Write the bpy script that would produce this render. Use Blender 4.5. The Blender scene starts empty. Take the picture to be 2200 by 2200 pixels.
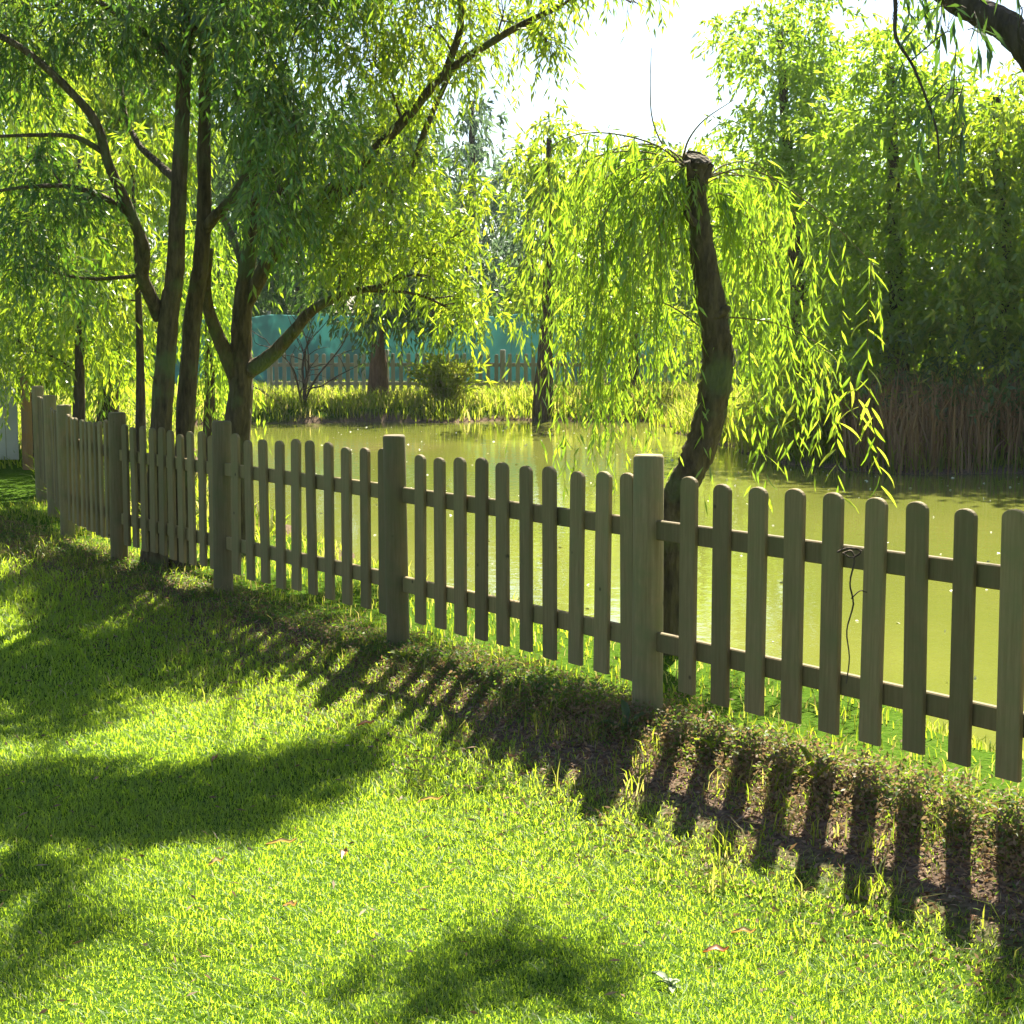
import bpy, math, random
import numpy as np

# ---------------------------------------------------------------- camera, sky, sun, exposure
scene = bpy.context.scene
SUN_AZ, SUN_EL = math.radians(14.0), math.radians(47.0)      # azimuth measured from +Y towards +X

cam = bpy.data.cameras.new('camera')
cam.sensor_width = 36.0
cam.lens = 61.4
cam.clip_start = 0.05
cam.clip_end = 2000.0
cam_ob = bpy.data.objects.new('camera', cam)
cam_ob.location = (0.0, 0.0, 1.625)
cam_ob.rotation_euler = (math.radians(90.0) - 0.114, 0.0, 0.0)
scene.collection.objects.link(cam_ob)
scene.camera = cam_ob

world = bpy.data.worlds.new('World')
scene.world = world
world.use_nodes = True
wn = world.node_tree
bg = wn.nodes['Background']
sky = wn.nodes.new('ShaderNodeTexSky')
sky.sky_type = 'NISHITA'
sky.sun_disc = False
sky.sun_elevation = SUN_EL
sky.sun_rotation = SUN_AZ
sky.air_density = 0.8
sky.dust_density = 0.7
sky.ozone_density = 1.0
wn.links.new(sky.outputs['Color'], bg.inputs['Color'])
bg.inputs['Strength'].default_value = 0.05

sun = bpy.data.lights.new('sun', 'SUN')
sun.energy = 5.0
sun.angle = math.radians(0.53)
sun.color = (1.0, 0.93, 0.80)
sun_ob = bpy.data.objects.new('sun', sun)
sun_ob.rotation_euler = (math.radians(90) - SUN_EL, 0, math.pi - SUN_AZ)
scene.collection.objects.link(sun_ob)

scene.view_settings.view_transform = 'Standard'
scene.view_settings.look = 'None'
scene.view_settings.exposure = 2.12
scene.view_settings.gamma = 1.0
scene.view_settings.use_curve_mapping = False

scene.render.engine = 'CYCLES'
scene.cycles.max_bounces = 6
scene.cycles.diffuse_bounces = 3
scene.cycles.transmission_bounces = 5
scene.cycles.glossy_bounces = 3
scene.cycles.transparent_max_bounces = 4
scene.cycles.caustics_reflective = False
scene.cycles.caustics_refractive = False
scene.cycles.use_denoising = True
scene.cycles.sample_clamp_indirect = 6.0

rng = np.random.default_rng(7)
random.seed(7)

# ---------------------------------------------------------------- positions (metres): measured parts plus unseen crown blobs added to shade the lawn
DATA = {'back_mid': {'blobs': [[2.083, 52.0, 5.311, 0.947, 2.4, 0.947], [3.014, 52.0, 5.618, 1.104, 2.4, 0.947], [2.559, 52.0, 3.774, 1.578, 2.4, 1.42], [2.413, 52.0, 1.76, 1.736, 2.4, 1.262], [4.27, 52.0, 4.236, 1.736, 2.4, 1.736],
                        [4.447, 52.0, 2.071, 1.578, 2.4, 1.42], [5.661, 52.0, 5.158, 1.262, 2.4, 1.104]],
              'limbs': [],
              'trunk': [[[2.266, 52.0, -0.116, 0.2], [2.347, 52.0, 2.381, 0.13], [2.235, 52.0, 6.076, 0.06]]]},
 'back_right': {'blobs': [[5.526, 48.0, 3.893, 1.748, 2.4, 1.602], [5.41, 48.0, 1.749, 1.748, 2.4, 1.311], [6.842, 48.0, 2.609, 1.748, 2.4, 1.748], [4.503, 48.0, 5.31, 1.019, 2.4, 0.728]],
                'limbs': [],
                'trunk': [[[5.287, 48.0, 0.018, 0.2], [5.343, 48.0, 2.438, 0.13], [5.212, 48.0, 6.015, 0.06]]]},
 'bank_mid': {'blobs': [[-2.844, 35.5, 1.929, 0.969, 1.2, 0.754], [-3.478, 35.5, 2.565, 0.862, 1.2, 0.754], [-2.205, 35.5, 1.611, 0.862, 1.2, 0.646], [-1.454, 35.5, 1.929, 0.969, 1.2, 0.754],
                        [-0.921, 35.5, 1.291, 0.646, 1.2, 0.485], [-2.619, 35.5, 3.197, 0.969, 1.2, 0.646]],
              'limbs': [],
              'trunk': [[[-2.733, 35.5, -0.046, 0.2], [-2.71, 35.5, 1.089, 0.13], [-2.836, 35.5, 2.776, 0.06]]]},
 'bank_right': {'blobs': [[1.998, 36.0, 1.502, 0.765, 1.0, 0.655], [2.868, 36.0, 1.287, 0.765, 1.0, 0.546], [1.566, 36.0, 0.962, 0.437, 1.0, 0.437], [3.522, 36.0, 1.07, 0.546, 1.0, 0.546], [2.427, 36.0, 2.149, 0.655, 1.0, 0.546]],
                'limbs': [],
                'trunk': [[[2.444, 36.0, -0.07, 0.14], [2.502, 36.0, 0.908, 0.091], [2.425, 36.0, 2.363, 0.042]]]},
 'blue_left': {'blobs': [[-1.404, 62.0, 7.841, 1.035, 2.0, 1.129], [-1.779, 62.0, 6.203, 1.317, 2.0, 1.505], [-1.227, 62.0, 4.371, 1.693, 2.0, 1.505], [-1.978, 62.0, 2.527, 1.693, 2.0, 1.505],
                         [-0.112, 62.0, 2.156, 1.693, 2.0, 1.505]],
               'limbs': [],
               'trunk': [[[-1.613, 62.0, -0.451, 0.3], [-1.416, 62.0, 3.34, 0.195], [-1.401, 62.0, 8.927, 0.09]]]},
 'blue_mid': {'blobs': [[0.395, 55.0, 4.712, 1.001, 2.0, 1.335], [-0.099, 55.0, 2.753, 1.168, 2.0, 1.335], [0.564, 55.0, 1.273, 1.335, 2.0, 0.834]],
              'limbs': [],
              'trunk': [[[0.316, 55.0, -0.216, 0.25], [0.513, 55.0, 2.556, 0.1625], [0.558, 55.0, 6.656, 0.075]]]},
 'curtain': {'blobs': [[-3.611, 21.0, 1.805, 0.287, 0.6, 0.573], [-3.659, 21.0, 0.985, 0.287, 0.6, 0.51], [-3.509, 21.0, 0.541, 0.223, 0.6, 0.319]],
             'limbs': [],
             'trunk': [[[-3.66, 21.0, 0.286, 0.08], [-3.624, 21.0, 1.099, 0.052], [-3.664, 21.0, 2.306, 0.024]]]},
 'forked': {'blobs': [[-1.031, 12.6, 3.402, 0.421, 0.7, 0.382], [-0.582, 12.6, 3.621, 0.459, 0.7, 0.306], [-0.06, 12.6, 3.693, 0.382, 0.7, 0.229], [0.224, 11.8, 3.409, 0.115, 0.3, 0.215], [0.761, 11.5, 3.596, 0.157, 0.3, 0.077],
                      [0.467, 11.8, 3.732, 0.215, 0.3, 0.161], [-1.226, 12.6, 2.704, 0.306, 0.7, 0.344], [-0.853, 12.6, 2.37, 0.325, 0.7, 0.382], [-1.045, 12.6, 1.958, 0.344, 0.7, 0.306], [-0.591, 12.6, 1.883, 0.325, 0.7, 0.325],
                      [-0.327, 12.6, 1.582, 0.229, 0.7, 0.191], [-1.346, 12.6, 2.108, 0.229, 0.7, 0.268], [-0.735, 12.6, 2.999, 0.268, 0.7, 0.306], [-0.325, 12.6, 2.22, 0.153, 0.7, 0.229], [-0.988, 12.6, 4.092, 0.497, 0.7, 0.191],
                      [-0.245, 12.6, 4.092, 0.421, 0.7, 0.172], [-0.397, 12.6, 3.219, 0.229, 0.7, 0.153], [0.009, 11.031, 4.9, 0.22, 0.37, 0.22], [0.23, 11.182, 4.9, 0.205, 0.348, 0.22], [0.452, 11.422, 4.9, 0.17, 0.248, 0.22],
                      [0.014, 10.367, 4.9, 0.18, 0.239, 0.22], [0.254, 10.584, 4.9, 0.15, 0.193, 0.22]],  # closing flat blobs sit above the view, added to cast lawn shade
            'limbs': [[[-2.031, 12.9, 1.135, 0.06], [-2.123, 12.825, 1.389, 0.0525], [-2.195, 12.75, 1.62, 0.045], [-2.205, 12.675, 1.809, 0.0375], [-2.16, 12.6, 2.071, 0.03]],
                      [[-1.968, 12.9, 1.174, 0.065], [-1.765, 12.8, 1.305, 0.056], [-1.595, 12.7, 1.467, 0.047], [-1.428, 12.6, 1.639, 0.038], [-1.189, 12.5, 1.751, 0.029], [-0.918, 12.4, 1.805, 0.02]],
                      [[-1.967, 12.9, 1.658, 0.06], [-1.714, 12.8, 2.078, 0.054], [-1.468, 12.7, 2.338, 0.048], [-1.038, 12.6, 2.704, 0.042], [-0.767, 12.5, 2.951, 0.036], [-0.464, 12.4, 3.266, 0.03], [-0.022, 12.3, 3.538, 0.024],
                       [0.339, 12.2, 3.698, 0.018]],
                      [[-1.392, 12.7, 2.375, 0.035], [-1.091, 12.76, 2.53, 0.031], [-0.751, 12.82, 2.647, 0.027], [-0.637, 12.88, 2.916, 0.023], [-0.504, 12.94, 3.224, 0.019], [-0.331, 13.0, 3.571, 0.015]],
                      [[-1.944, 12.9, 1.89, 0.035], [-2.075, 13.15, 2.168, 0.0275], [-2.211, 13.4, 2.377, 0.02]],
                      [[-0.464, 12.4, 3.266, 0.03], [-0.35, 12.333, 3.614, 0.0233], [-0.383, 12.267, 4.026, 0.0167], [-0.236, 12.2, 4.5, 0.01]]],
            'trunk': [[[-2.052, 12.9, -0.027, 0.115], [-2.04, 12.9, 0.409, 0.1056], [-2.021, 12.9, 0.802, 0.0963], [-1.996, 12.9, 1.115, 0.0869], [-1.991, 12.9, 1.426, 0.0775], [-1.966, 12.9, 1.736, 0.0681],
                       [-1.922, 12.9, 2.043, 0.0587], [-1.885, 12.9, 2.349, 0.0494], [-1.91, 12.9, 2.729, 0.04]]]},
 'horizon0': {'blobs': [[-18.539, 60.0, 2.139, 2.549, 3.0, 2.549], [-15.626, 60.0, 2.856, 2.549, 3.0, 2.549], [-13.118, 60.0, 2.139, 2.367, 3.0, 2.367], [-17.151, 60.0, 5.878, 2.913, 3.0, 2.549],
                        [-14.086, 60.0, 6.408, 2.549, 3.0, 2.549]],
              'limbs': [],
              'trunk': [[[-16.461, 60.0, -0.746, 0.25], [-16.284, 60.0, 1.421, 0.1625], [-16.292, 60.0, 4.638, 0.075]]]},
 'horizon1': {'blobs': [[-11.647, 66.0, 2.191, 2.603, 3.0, 2.403], [-9.269, 66.0, 1.796, 2.403, 3.0, 1.802], [-7.285, 66.0, 1.4, 2.203, 3.0, 1.402], [-10.8, 66.0, 4.939, 2.804, 3.0, 2.403],
                        [-8.042, 66.0, 4.157, 2.203, 3.0, 2.003]],
              'limbs': [],
              'trunk': [[[-10.512, 66.0, -0.983, 0.25], [-10.35, 66.0, 1.4, 0.1625], [-10.405, 66.0, 4.939, 0.075]]]},
 'horizon2': {'blobs': [[-5.038, 68.0, 2.208, 2.476, 3.0, 2.063], [-2.582, 68.0, 1.801, 2.476, 3.0, 1.857], [-0.533, 68.0, 1.394, 2.27, 3.0, 1.444], [-3.793, 68.0, 4.637, 2.27, 3.0, 2.27]],
              'limbs': [],
              'trunk': [[[-3.418, 68.0, -1.062, 0.25], [-3.281, 68.0, 1.394, 0.1625], [-3.383, 68.0, 5.04, 0.075]]]},
 'horizon3': {'blobs': [[2.2, 64.0, 1.407, 2.33, 3.0, 1.553], [4.51, 64.0, 2.173, 2.524, 3.0, 1.942], [7.016, 64.0, 2.173, 2.524, 3.0, 2.136], [9.136, 64.0, 2.173, 2.33, 3.0, 2.33]],
              'limbs': [],
              'trunk': [[[5.504, 64.0, -0.904, 0.25], [5.597, 64.0, 1.407, 0.1625], [5.448, 64.0, 4.839, 0.075]]]},
 'horizon4': {'blobs': [[10.733, 60.0, 2.139, 2.549, 3.0, 2.731], [13.605, 60.0, 2.856, 2.549, 3.0, 2.913], [16.504, 60.0, 2.498, 2.549, 3.0, 2.913], [19.393, 60.0, 2.498, 2.549, 3.0, 2.913]],
              'limbs': [],
              'trunk': [[[13.345, 60.0, -1.109, 0.25], [13.395, 60.0, 1.205, 0.1625], [13.199, 60.0, 4.638, 0.075]]]},
 'left_bush': {'blobs': [[-6.285, 22.0, 1.286, 0.601, 1.3, 0.534], [-5.87, 22.0, 1.814, 0.601, 1.3, 0.601], [-6.66, 22.0, 1.945, 0.601, 1.3, 0.801], [-6.097, 22.0, 2.99, 0.668, 1.3, 0.734],
                         [-5.565, 22.0, 0.888, 0.401, 1.3, 0.267], [-6.191, 22.0, 4.152, 0.801, 1.3, 0.801]],
               'limbs': [],
               'trunk': [[[-6.04, 22.0, 0.623, 0.1], [-5.968, 22.0, 1.656, 0.065], [-5.96, 22.0, 3.185, 0.03]]]},
 'left_tall': {'blobs': [[-5.909, 26.0, 5.216, 1.183, 1.6, 0.947], [-4.926, 26.0, 4.308, 0.71, 1.6, 0.868], [-5.568, 26.0, 3.392, 0.868, 1.6, 0.789], [-6.247, 26.0, 4.156, 0.868, 1.6, 0.71],
                         [-6.989, 26.0, 5.216, 0.947, 1.6, 0.947], [-5.293, 26.0, 1.848, 0.789, 1.6, 0.71], [-6.027, 26.0, 0.755, 0.71, 1.6, 0.394], [-4.748, 26.0, 5.367, 0.947, 1.6, 0.947]],
               'limbs': [],
               'trunk': [[[-6.039, 26.0, 0.283, 0.14], [-5.844, 26.0, 2.344, 0.091], [-5.673, 26.0, 5.367, 0.042]]]},
 'overhang': {'blobs': [[1.301, 5.3, 2.449, 0.026, 0.08, 0.08], [1.311, 5.2, 2.298, 0.022, 0.08, 0.087], [1.324, 5.2, 2.139, 0.013, 0.06, 0.079], [1.474, 5.2, 2.509, 0.032, 0.08, 0.019], [1.153, 5.4, 2.527, 0.02, 0.08, 0.057],
                        [1.125, 8.862, 4.6, 0.129, 0.18, 0.22], [0.985, 8.681, 4.6, 0.124, 0.18, 0.22], [1.248, 8.716, 4.6, 0.125, 0.18, 0.22], [0.825, 8.595, 4.6, 0.135, 0.18, 0.22], [1.067, 9.018, 4.6, 0.089, 0.18, 0.22],
                        [2.353, 8.646, 4.6, 0.055, 0.18, 0.22], [-0.095, 9.782, 5.4, 0.134, 0.184, 0.22], [-0.04, 10.04, 5.4, 0.126, 0.18, 0.22], [-0.067, 9.476, 5.4, 0.098, 0.18, 0.22], [2.5, 6.4, 6.2, 0.8, 0.8, 0.6],  # thin flat blobs are unseen crown, placed to darken the lawn
                        [3.1, 6.2, 5.0, 0.7, 0.7, 0.5]],
              'limbs': [[[2.43, 5.9, 1.7, 0.065], [1.759, 5.3, 2.156, 0.056], [1.629, 5.357, 2.318, 0.0531], [1.563, 5.414, 2.417, 0.0503], [1.513, 5.471, 2.492, 0.0474], [1.445, 5.529, 2.541, 0.0446],
                         [1.36, 5.586, 2.606, 0.0417], [1.22, 5.643, 2.746, 0.0389], [1.06, 5.7, 2.968, 0.036]],
                        [[1.339, 5.5, 2.591, 0.008], [1.18, 5.45, 2.629, 0.0071], [1.156, 5.4, 2.511, 0.0062], [1.151, 5.35, 2.434, 0.0053], [1.194, 5.3, 2.342, 0.0043], [1.249, 5.25, 2.174, 0.0034], [1.251, 5.2, 2.07, 0.0025]],
                        [[1.53, 5.3, 2.4, 0.01], [1.506, 5.3, 2.426, 0.0075], [1.5, 5.3, 2.461, 0.005]], [[2.55, 6.1, 3.8, 0.05], [2.2, 7.0, 4.6, 0.04], [1.7, 8.2, 4.9, 0.03], [1.1, 8.9, 4.8, 0.015]]],  # last limb only carries the added shade blobs
              'trunk': [[[2.5, 5.95, -0.2, 0.12], [2.47, 5.92, 0.8, 0.11], [2.42, 5.9, 1.6, 0.1], [2.46, 5.9, 2.6, 0.09], [2.55, 6.1, 3.8, 0.07], [2.5, 6.3, 5.2, 0.05], [2.4, 6.5, 6.2, 0.03]]]},
 'poplar': {'blobs': [[0.645, 33.6, 3.312, 0.561, 0.9, 1.019], [0.944, 33.6, 4.205, 0.612, 0.9, 0.612], [0.341, 33.6, 4.205, 0.459, 0.9, 0.612], [0.546, 33.6, 2.314, 0.561, 0.9, 0.612], [0.741, 33.6, 5.092, 0.306, 0.9, 0.51],
                      [0.345, 33.6, 1.511, 0.459, 0.9, 0.408], [1.25, 33.6, 3.113, 0.408, 0.9, 0.714]],
            'limbs': [],
            'trunk': [[[0.571, 33.6, -0.334, 0.17], [0.684, 33.6, 1.78, 0.1105], [0.701, 33.6, 4.895, 0.051]]]},
 'right_back': {'blobs': [[5.744, 31.0, 1.334, 0.847, 1.6, 1.035], [6.759, 31.0, 1.891, 0.941, 1.6, 1.035], [7.775, 31.0, 2.261, 0.941, 1.6, 1.035], [8.719, 31.0, 1.891, 0.941, 1.6, 1.129], [6.515, 31.0, 0.4, 0.941, 1.6, 0.752],
                          [7.829, 31.0, 0.4, 1.035, 1.6, 0.752], [9.049, 31.0, 0.4, 1.035, 1.6, 0.752], [5.58, 31.0, 0.212, 0.564, 1.6, 0.658]],
                'limbs': [],
                'trunk': [[[7.662, 31.0, -0.352, 0.2], [7.676, 31.0, 1.147, 0.13], [7.558, 31.0, 3.365, 0.06]]]},
 'right_far': {'blobs': [[8.817, 27.0, 3.936, 0.983, 1.8, 1.311], [8.814, 27.0, 1.856, 0.983, 1.8, 1.147], [9.581, 27.0, 2.981, 0.983, 1.8, 1.638]],
               'limbs': [],
               'trunk': [[[9.149, 27.0, -0.508, 0.2], [9.051, 27.0, 1.614, 0.13], [8.787, 27.0, 4.726, 0.06]]]},
 'slim_far': {'blobs': [[-5.027, 19.5, 1.792, 0.651, 1.0, 0.473], [-4.63, 19.5, 1.266, 0.592, 1.0, 0.414], [-5.339, 19.5, 1.207, 0.473, 1.0, 0.414], [-4.769, 19.5, 2.604, 0.532, 1.0, 0.473],
                        [-5.412, 19.5, 2.604, 0.473, 1.0, 0.532]],
              'limbs': [],
              'trunk': [[[-4.877, 19.5, 0.441, 0.07], [-4.79, 19.5, 1.594, 0.0455], [-4.75, 19.5, 3.294, 0.021]]]},
 'slim_near': {'blobs': [[-3.512, 15.5, 2.403, 0.329, 0.7, 0.423], [-3.316, 15.5, 2.815, 0.282, 0.7, 0.376], [-3.622, 15.5, 1.758, 0.329, 0.7, 0.329], [-3.105, 15.5, 1.943, 0.141, 0.7, 0.282]],
               'limbs': [],
               'trunk': [[[-3.316, 15.5, 0.542, 0.05], [-3.288, 15.5, 1.461, 0.0325], [-3.316, 15.5, 2.815, 0.015]]]},
 'teal_back_left': {'blobs': [[-6.684, 50.0, 4.136, 1.669, 3.0, 1.669], [-5.178, 50.0, 4.727, 1.669, 3.0, 1.669], [-6.414, 50.0, 2.053, 1.517, 3.0, 0.759], [-4.268, 50.0, 5.905, 1.669, 3.0, 1.669],
                              [-7.709, 50.0, 5.464, 1.669, 3.0, 2.124], [-2.782, 50.0, 5.022, 1.214, 3.0, 1.669], [-5.451, 50.0, 6.784, 1.82, 3.0, 1.365], [-8.534, 50.0, 1.455, 1.214, 3.0, 1.214]],
                    'limbs': [],
                    'trunk': [[[-6.151, 50.0, -0.653, 0.2], [-6.024, 50.0, 1.994, 0.13], [-6.059, 50.0, 5.905, 0.06]]]},
 'twin': {'blobs': [[-3.138, 11.7, 3.444, 0.497, 0.75, 0.39], [-2.582, 11.7, 3.512, 0.426, 0.75, 0.319], [-1.96, 11.7, 3.478, 0.39, 0.75, 0.39], [-1.563, 11.3, 3.153, 0.309, 0.75, 0.411], [-1.355, 11.2, 2.748, 0.272, 0.75, 0.476],
                    [-1.462, 11.2, 2.287, 0.204, 0.75, 0.306], [-1.8, 11.8, 2.635, 0.215, 0.75, 0.322], [-3.237, 11.7, 2.523, 0.319, 0.75, 0.213], [-2.932, 11.7, 2.213, 0.319, 0.75, 0.213],
                    [-3.221, 11.7, 1.935, 0.355, 0.75, 0.284], [-2.494, 12.6, 3.182, 0.229, 0.75, 0.229], [-3.019, 11.7, 3.949, 0.532, 0.75, 0.213], [-2.227, 11.7, 3.949, 0.532, 0.75, 0.213],
                    [-1.353, 11.3, 3.772, 0.411, 0.75, 0.24], [-1.177, 11.5, 3.546, 0.314, 0.75, 0.349], [-2.971, 19.968, 5.2, 0.369, 2.196, 0.22], [-2.06, 16.374, 5.2, 0.353, 1.039, 0.22], [-1.478, 15.725, 5.2, 0.3, 0.719, 0.22],
                    [-1.248, 14.299, 5.2, 0.378, 0.467, 0.22], [-1.307, 13.581, 5.2, 0.242, 0.333, 0.22], [-0.789, 14.62, 5.2, 0.27, 0.415, 0.22], [-0.65, 11.351, 5.0, 0.249, 0.396, 0.22],
                    [-0.253, 11.049, 5.0, 0.218, 0.362, 0.22], [-0.538, 10.58, 5.0, 0.184, 0.375, 0.22], [-0.234, 10.458, 5.0, 0.198, 0.3, 0.22], [-0.334, 9.964, 5.0, 0.132, 0.18, 0.22]],  # last flat blobs: added out of view so their shade falls on the lawn
          'limbs': [[[-2.383, 11.9, 1.585, 0.05], [-2.43, 11.8, 1.744, 0.0464], [-2.456, 11.7, 1.865, 0.0429], [-2.417, 11.6, 2.035, 0.0393], [-2.483, 11.5, 2.271, 0.0358], [-2.59, 11.4, 2.567, 0.0322],
                     [-2.645, 11.3, 2.824, 0.0287], [-2.815, 11.2, 3.042, 0.0251], [-3.046, 11.1, 3.255, 0.0216], [-3.339, 11.0, 3.399, 0.018]],
                    [[-2.606, 11.4, 2.634, 0.02], [-2.774, 11.267, 2.728, 0.016], [-2.973, 11.133, 2.725, 0.012], [-3.266, 11.0, 2.702, 0.008]],
                    [[-2.495, 11.6, 2.259, 0.024], [-2.658, 11.45, 2.369, 0.02], [-2.825, 11.3, 2.419, 0.016], [-3.021, 11.15, 2.409, 0.012], [-3.31, 11.0, 2.356, 0.008]],
                    [[-2.152, 12.2, 2.129, 0.045], [-2.049, 12.08, 2.249, 0.039], [-1.882, 11.96, 2.402, 0.033], [-1.736, 11.84, 2.604, 0.027], [-1.627, 11.72, 2.8, 0.021], [-1.502, 11.6, 3.126, 0.015]],
                    [[-2.233, 11.8, 2.496, 0.03], [-2.386, 12.0, 2.617, 0.0255], [-2.568, 12.2, 2.777, 0.021], [-2.697, 12.4, 3.013, 0.0165], [-2.77, 12.6, 3.365, 0.012]],
                    [[-2.116, 11.6, 3.429, 0.035], [-1.839, 11.4, 3.595, 0.0273], [-1.473, 11.2, 3.785, 0.0197], [-1.023, 11.0, 3.936, 0.012]],
                    [[-2.138, 11.6, 3.194, 0.03], [-2.39, 11.6, 3.429, 0.0233], [-2.795, 11.6, 3.696, 0.0167], [-3.232, 11.6, 3.962, 0.01]]],
          'trunk': [[[-2.494, 12.0, -0.153, 0.085], [-2.445, 11.956, 0.315, 0.0789], [-2.391, 11.911, 0.866, 0.0728], [-2.319, 11.867, 1.585, 0.0667], [-2.261, 11.822, 1.867, 0.0606], [-2.226, 11.778, 2.286, 0.0544],
                     [-2.168, 11.733, 2.973, 0.0483], [-2.132, 11.689, 3.443, 0.0422], [-2.145, 11.644, 4.038, 0.0361], [-2.088, 11.6, 4.719, 0.03]],
                    [[-2.328, 12.1, -0.111, 0.075], [-2.296, 12.111, 0.298, 0.07], [-2.267, 12.122, 0.852, 0.065], [-2.212, 12.133, 1.511, 0.06], [-2.146, 12.144, 1.946, 0.055], [-2.115, 12.156, 2.307, 0.05],
                     [-2.106, 12.167, 2.845, 0.045], [-2.072, 12.178, 3.378, 0.04], [-1.998, 12.189, 3.941, 0.035], [-1.913, 12.2, 4.776, 0.03]]]},
 'weeping': {'arches': [[[0.912, 8.72, 2.256, 0.005], [0.829, 8.702, 2.339, 0.0042], [0.658, 8.684, 2.368, 0.0034], [0.476, 8.666, 2.29, 0.0026], [0.321, 8.648, 2.059, 0.0018]],
                        [[0.912, 8.72, 2.269, 0.005], [0.798, 8.792, 2.378, 0.0042], [0.566, 8.864, 2.423, 0.0034], [0.358, 8.936, 2.364, 0.0026], [0.227, 9.008, 2.131, 0.0018]],
                        [[0.912, 8.72, 2.282, 0.005], [0.844, 8.867, 2.397, 0.0042], [0.656, 9.014, 2.463, 0.0034], [0.476, 9.161, 2.436, 0.0026], [0.359, 9.308, 2.285, 0.0018]],
                        [[0.913, 8.72, 2.243, 0.005], [0.813, 8.672, 2.304, 0.0042], [0.654, 8.624, 2.3, 0.0034], [0.498, 8.576, 2.182, 0.0026], [0.394, 8.528, 1.977, 0.0018]],
                        [[0.925, 8.72, 2.063, 0.005], [0.829, 8.676, 2.15, 0.0039], [0.657, 8.632, 2.11, 0.0029], [0.474, 8.588, 1.929, 0.0018]],
                        [[0.912, 8.72, 2.256, 0.005], [0.835, 8.636, 2.339, 0.0039], [0.712, 8.552, 2.332, 0.0029], [0.58, 8.468, 2.175, 0.0018]],
                        [[0.912, 8.72, 2.256, 0.005], [0.834, 8.896, 2.386, 0.0039], [0.715, 9.072, 2.441, 0.0029], [0.591, 9.248, 2.362, 0.0018]],
                        [[0.925, 8.72, 2.114, 0.005], [0.856, 8.836, 2.225, 0.0039], [0.721, 8.952, 2.207, 0.0029], [0.582, 9.068, 2.027, 0.0018]],
                        [[0.918, 8.72, 2.256, 0.005], [0.787, 8.912, 2.435, 0.0042], [0.581, 9.104, 2.471, 0.0034], [0.428, 9.296, 2.366, 0.0026], [0.324, 9.488, 2.13, 0.0018]],
                        [[0.912, 8.72, 2.256, 0.005], [0.885, 8.876, 2.346, 0.0039], [0.82, 9.032, 2.345, 0.0029], [0.767, 9.188, 2.195, 0.0018]],
                        [[0.912, 8.72, 2.256, 0.005], [0.863, 8.656, 2.32, 0.0039], [0.793, 8.592, 2.305, 0.0029], [0.755, 8.528, 2.179, 0.0018]],
                        [[0.923, 8.72, 2.256, 0.005], [1.045, 8.876, 2.32, 0.0039], [1.199, 9.032, 2.292, 0.0029], [1.305, 9.188, 2.114, 0.0018]],
                        [[0.923, 8.72, 2.243, 0.005], [1.091, 8.816, 2.302, 0.0039], [1.316, 8.912, 2.257, 0.0029], [1.496, 9.008, 2.051, 0.0018]],
                        [[0.923, 8.72, 2.256, 0.005], [1.076, 8.916, 2.362, 0.0039], [1.262, 9.112, 2.378, 0.0029], [1.431, 9.308, 2.257, 0.0018]],
                        [[0.93, 8.72, 2.114, 0.005], [1.066, 8.816, 2.146, 0.0039], [1.213, 8.912, 2.073, 0.0029], [1.31, 9.008, 1.89, 0.0018]],
                        [[0.931, 8.72, 2.037, 0.005], [1.075, 8.876, 2.044, 0.0039], [1.231, 9.032, 1.945, 0.0029], [1.367, 9.188, 1.704, 0.0018]],
                        [[0.929, 8.72, 2.166, 0.005], [1.032, 8.756, 2.207, 0.0039], [1.142, 8.792, 2.157, 0.0029], [1.202, 8.828, 2.016, 0.0018]],
                        [[0.997, 8.72, 1.595, 0.005], [1.135, 8.672, 1.595, 0.0042], [1.337, 8.624, 1.557, 0.0034], [1.539, 8.576, 1.441, 0.0026], [1.663, 8.528, 1.288, 0.0018]],
                        [[0.94, 8.72, 1.934, 0.005], [0.825, 8.756, 1.987, 0.0039], [0.644, 8.792, 1.884, 0.0029], [0.49, 8.828, 1.648, 0.0018]],
                        [[0.923, 8.72, 2.269, 0.005], [1.171, 8.636, 2.313, 0.0039], [1.47, 8.552, 2.118, 0.0029], [1.715, 8.468, 1.874, 0.0018]],
                        [[0.998, 8.72, 1.491, 0.005], [0.88, 8.732, 1.595, 0.0042], [0.722, 8.744, 1.674, 0.0034], [0.539, 8.756, 1.595, 0.0026], [0.408, 8.768, 1.358, 0.0018]],
                        [[0.912, 8.72, 2.269, 0.005], [0.707, 8.657, 2.43, 0.0042], [0.42, 8.594, 2.487, 0.0034], [0.214, 8.531, 2.43, 0.0026], [0.149, 8.468, 2.275, 0.0018]]],
             'hang': [[1.681, 8.3, 1.869, 1.745, 8.3, 0.754], [1.612, 8.4, 1.344, 1.568, 8.4, 0.743], [1.514, 8.5, 2.001, 1.513, 8.5, 1.443], [1.329, 8.4, 1.496, 1.376, 8.4, 1.013], [1.662, 8.4, 1.369, 1.723, 8.4, 0.936],
                      [0.146, 8.3, 2.311, 0.235, 8.3, 1.547], [0.292, 8.5, 1.698, 0.243, 8.5, 0.876], [1.124, 8.2, 1.499, 1.186, 8.2, 0.777]],
             'stub': [[[0.9, 8.7, 2.255, 0.034], [0.866, 8.68, 2.304, 0.032], [0.843, 8.66, 2.351, 0.03]], [[0.916, 8.7, 2.237, 0.034], [0.946, 8.7, 2.293, 0.029], [0.971, 8.7, 2.349, 0.024]],
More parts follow.
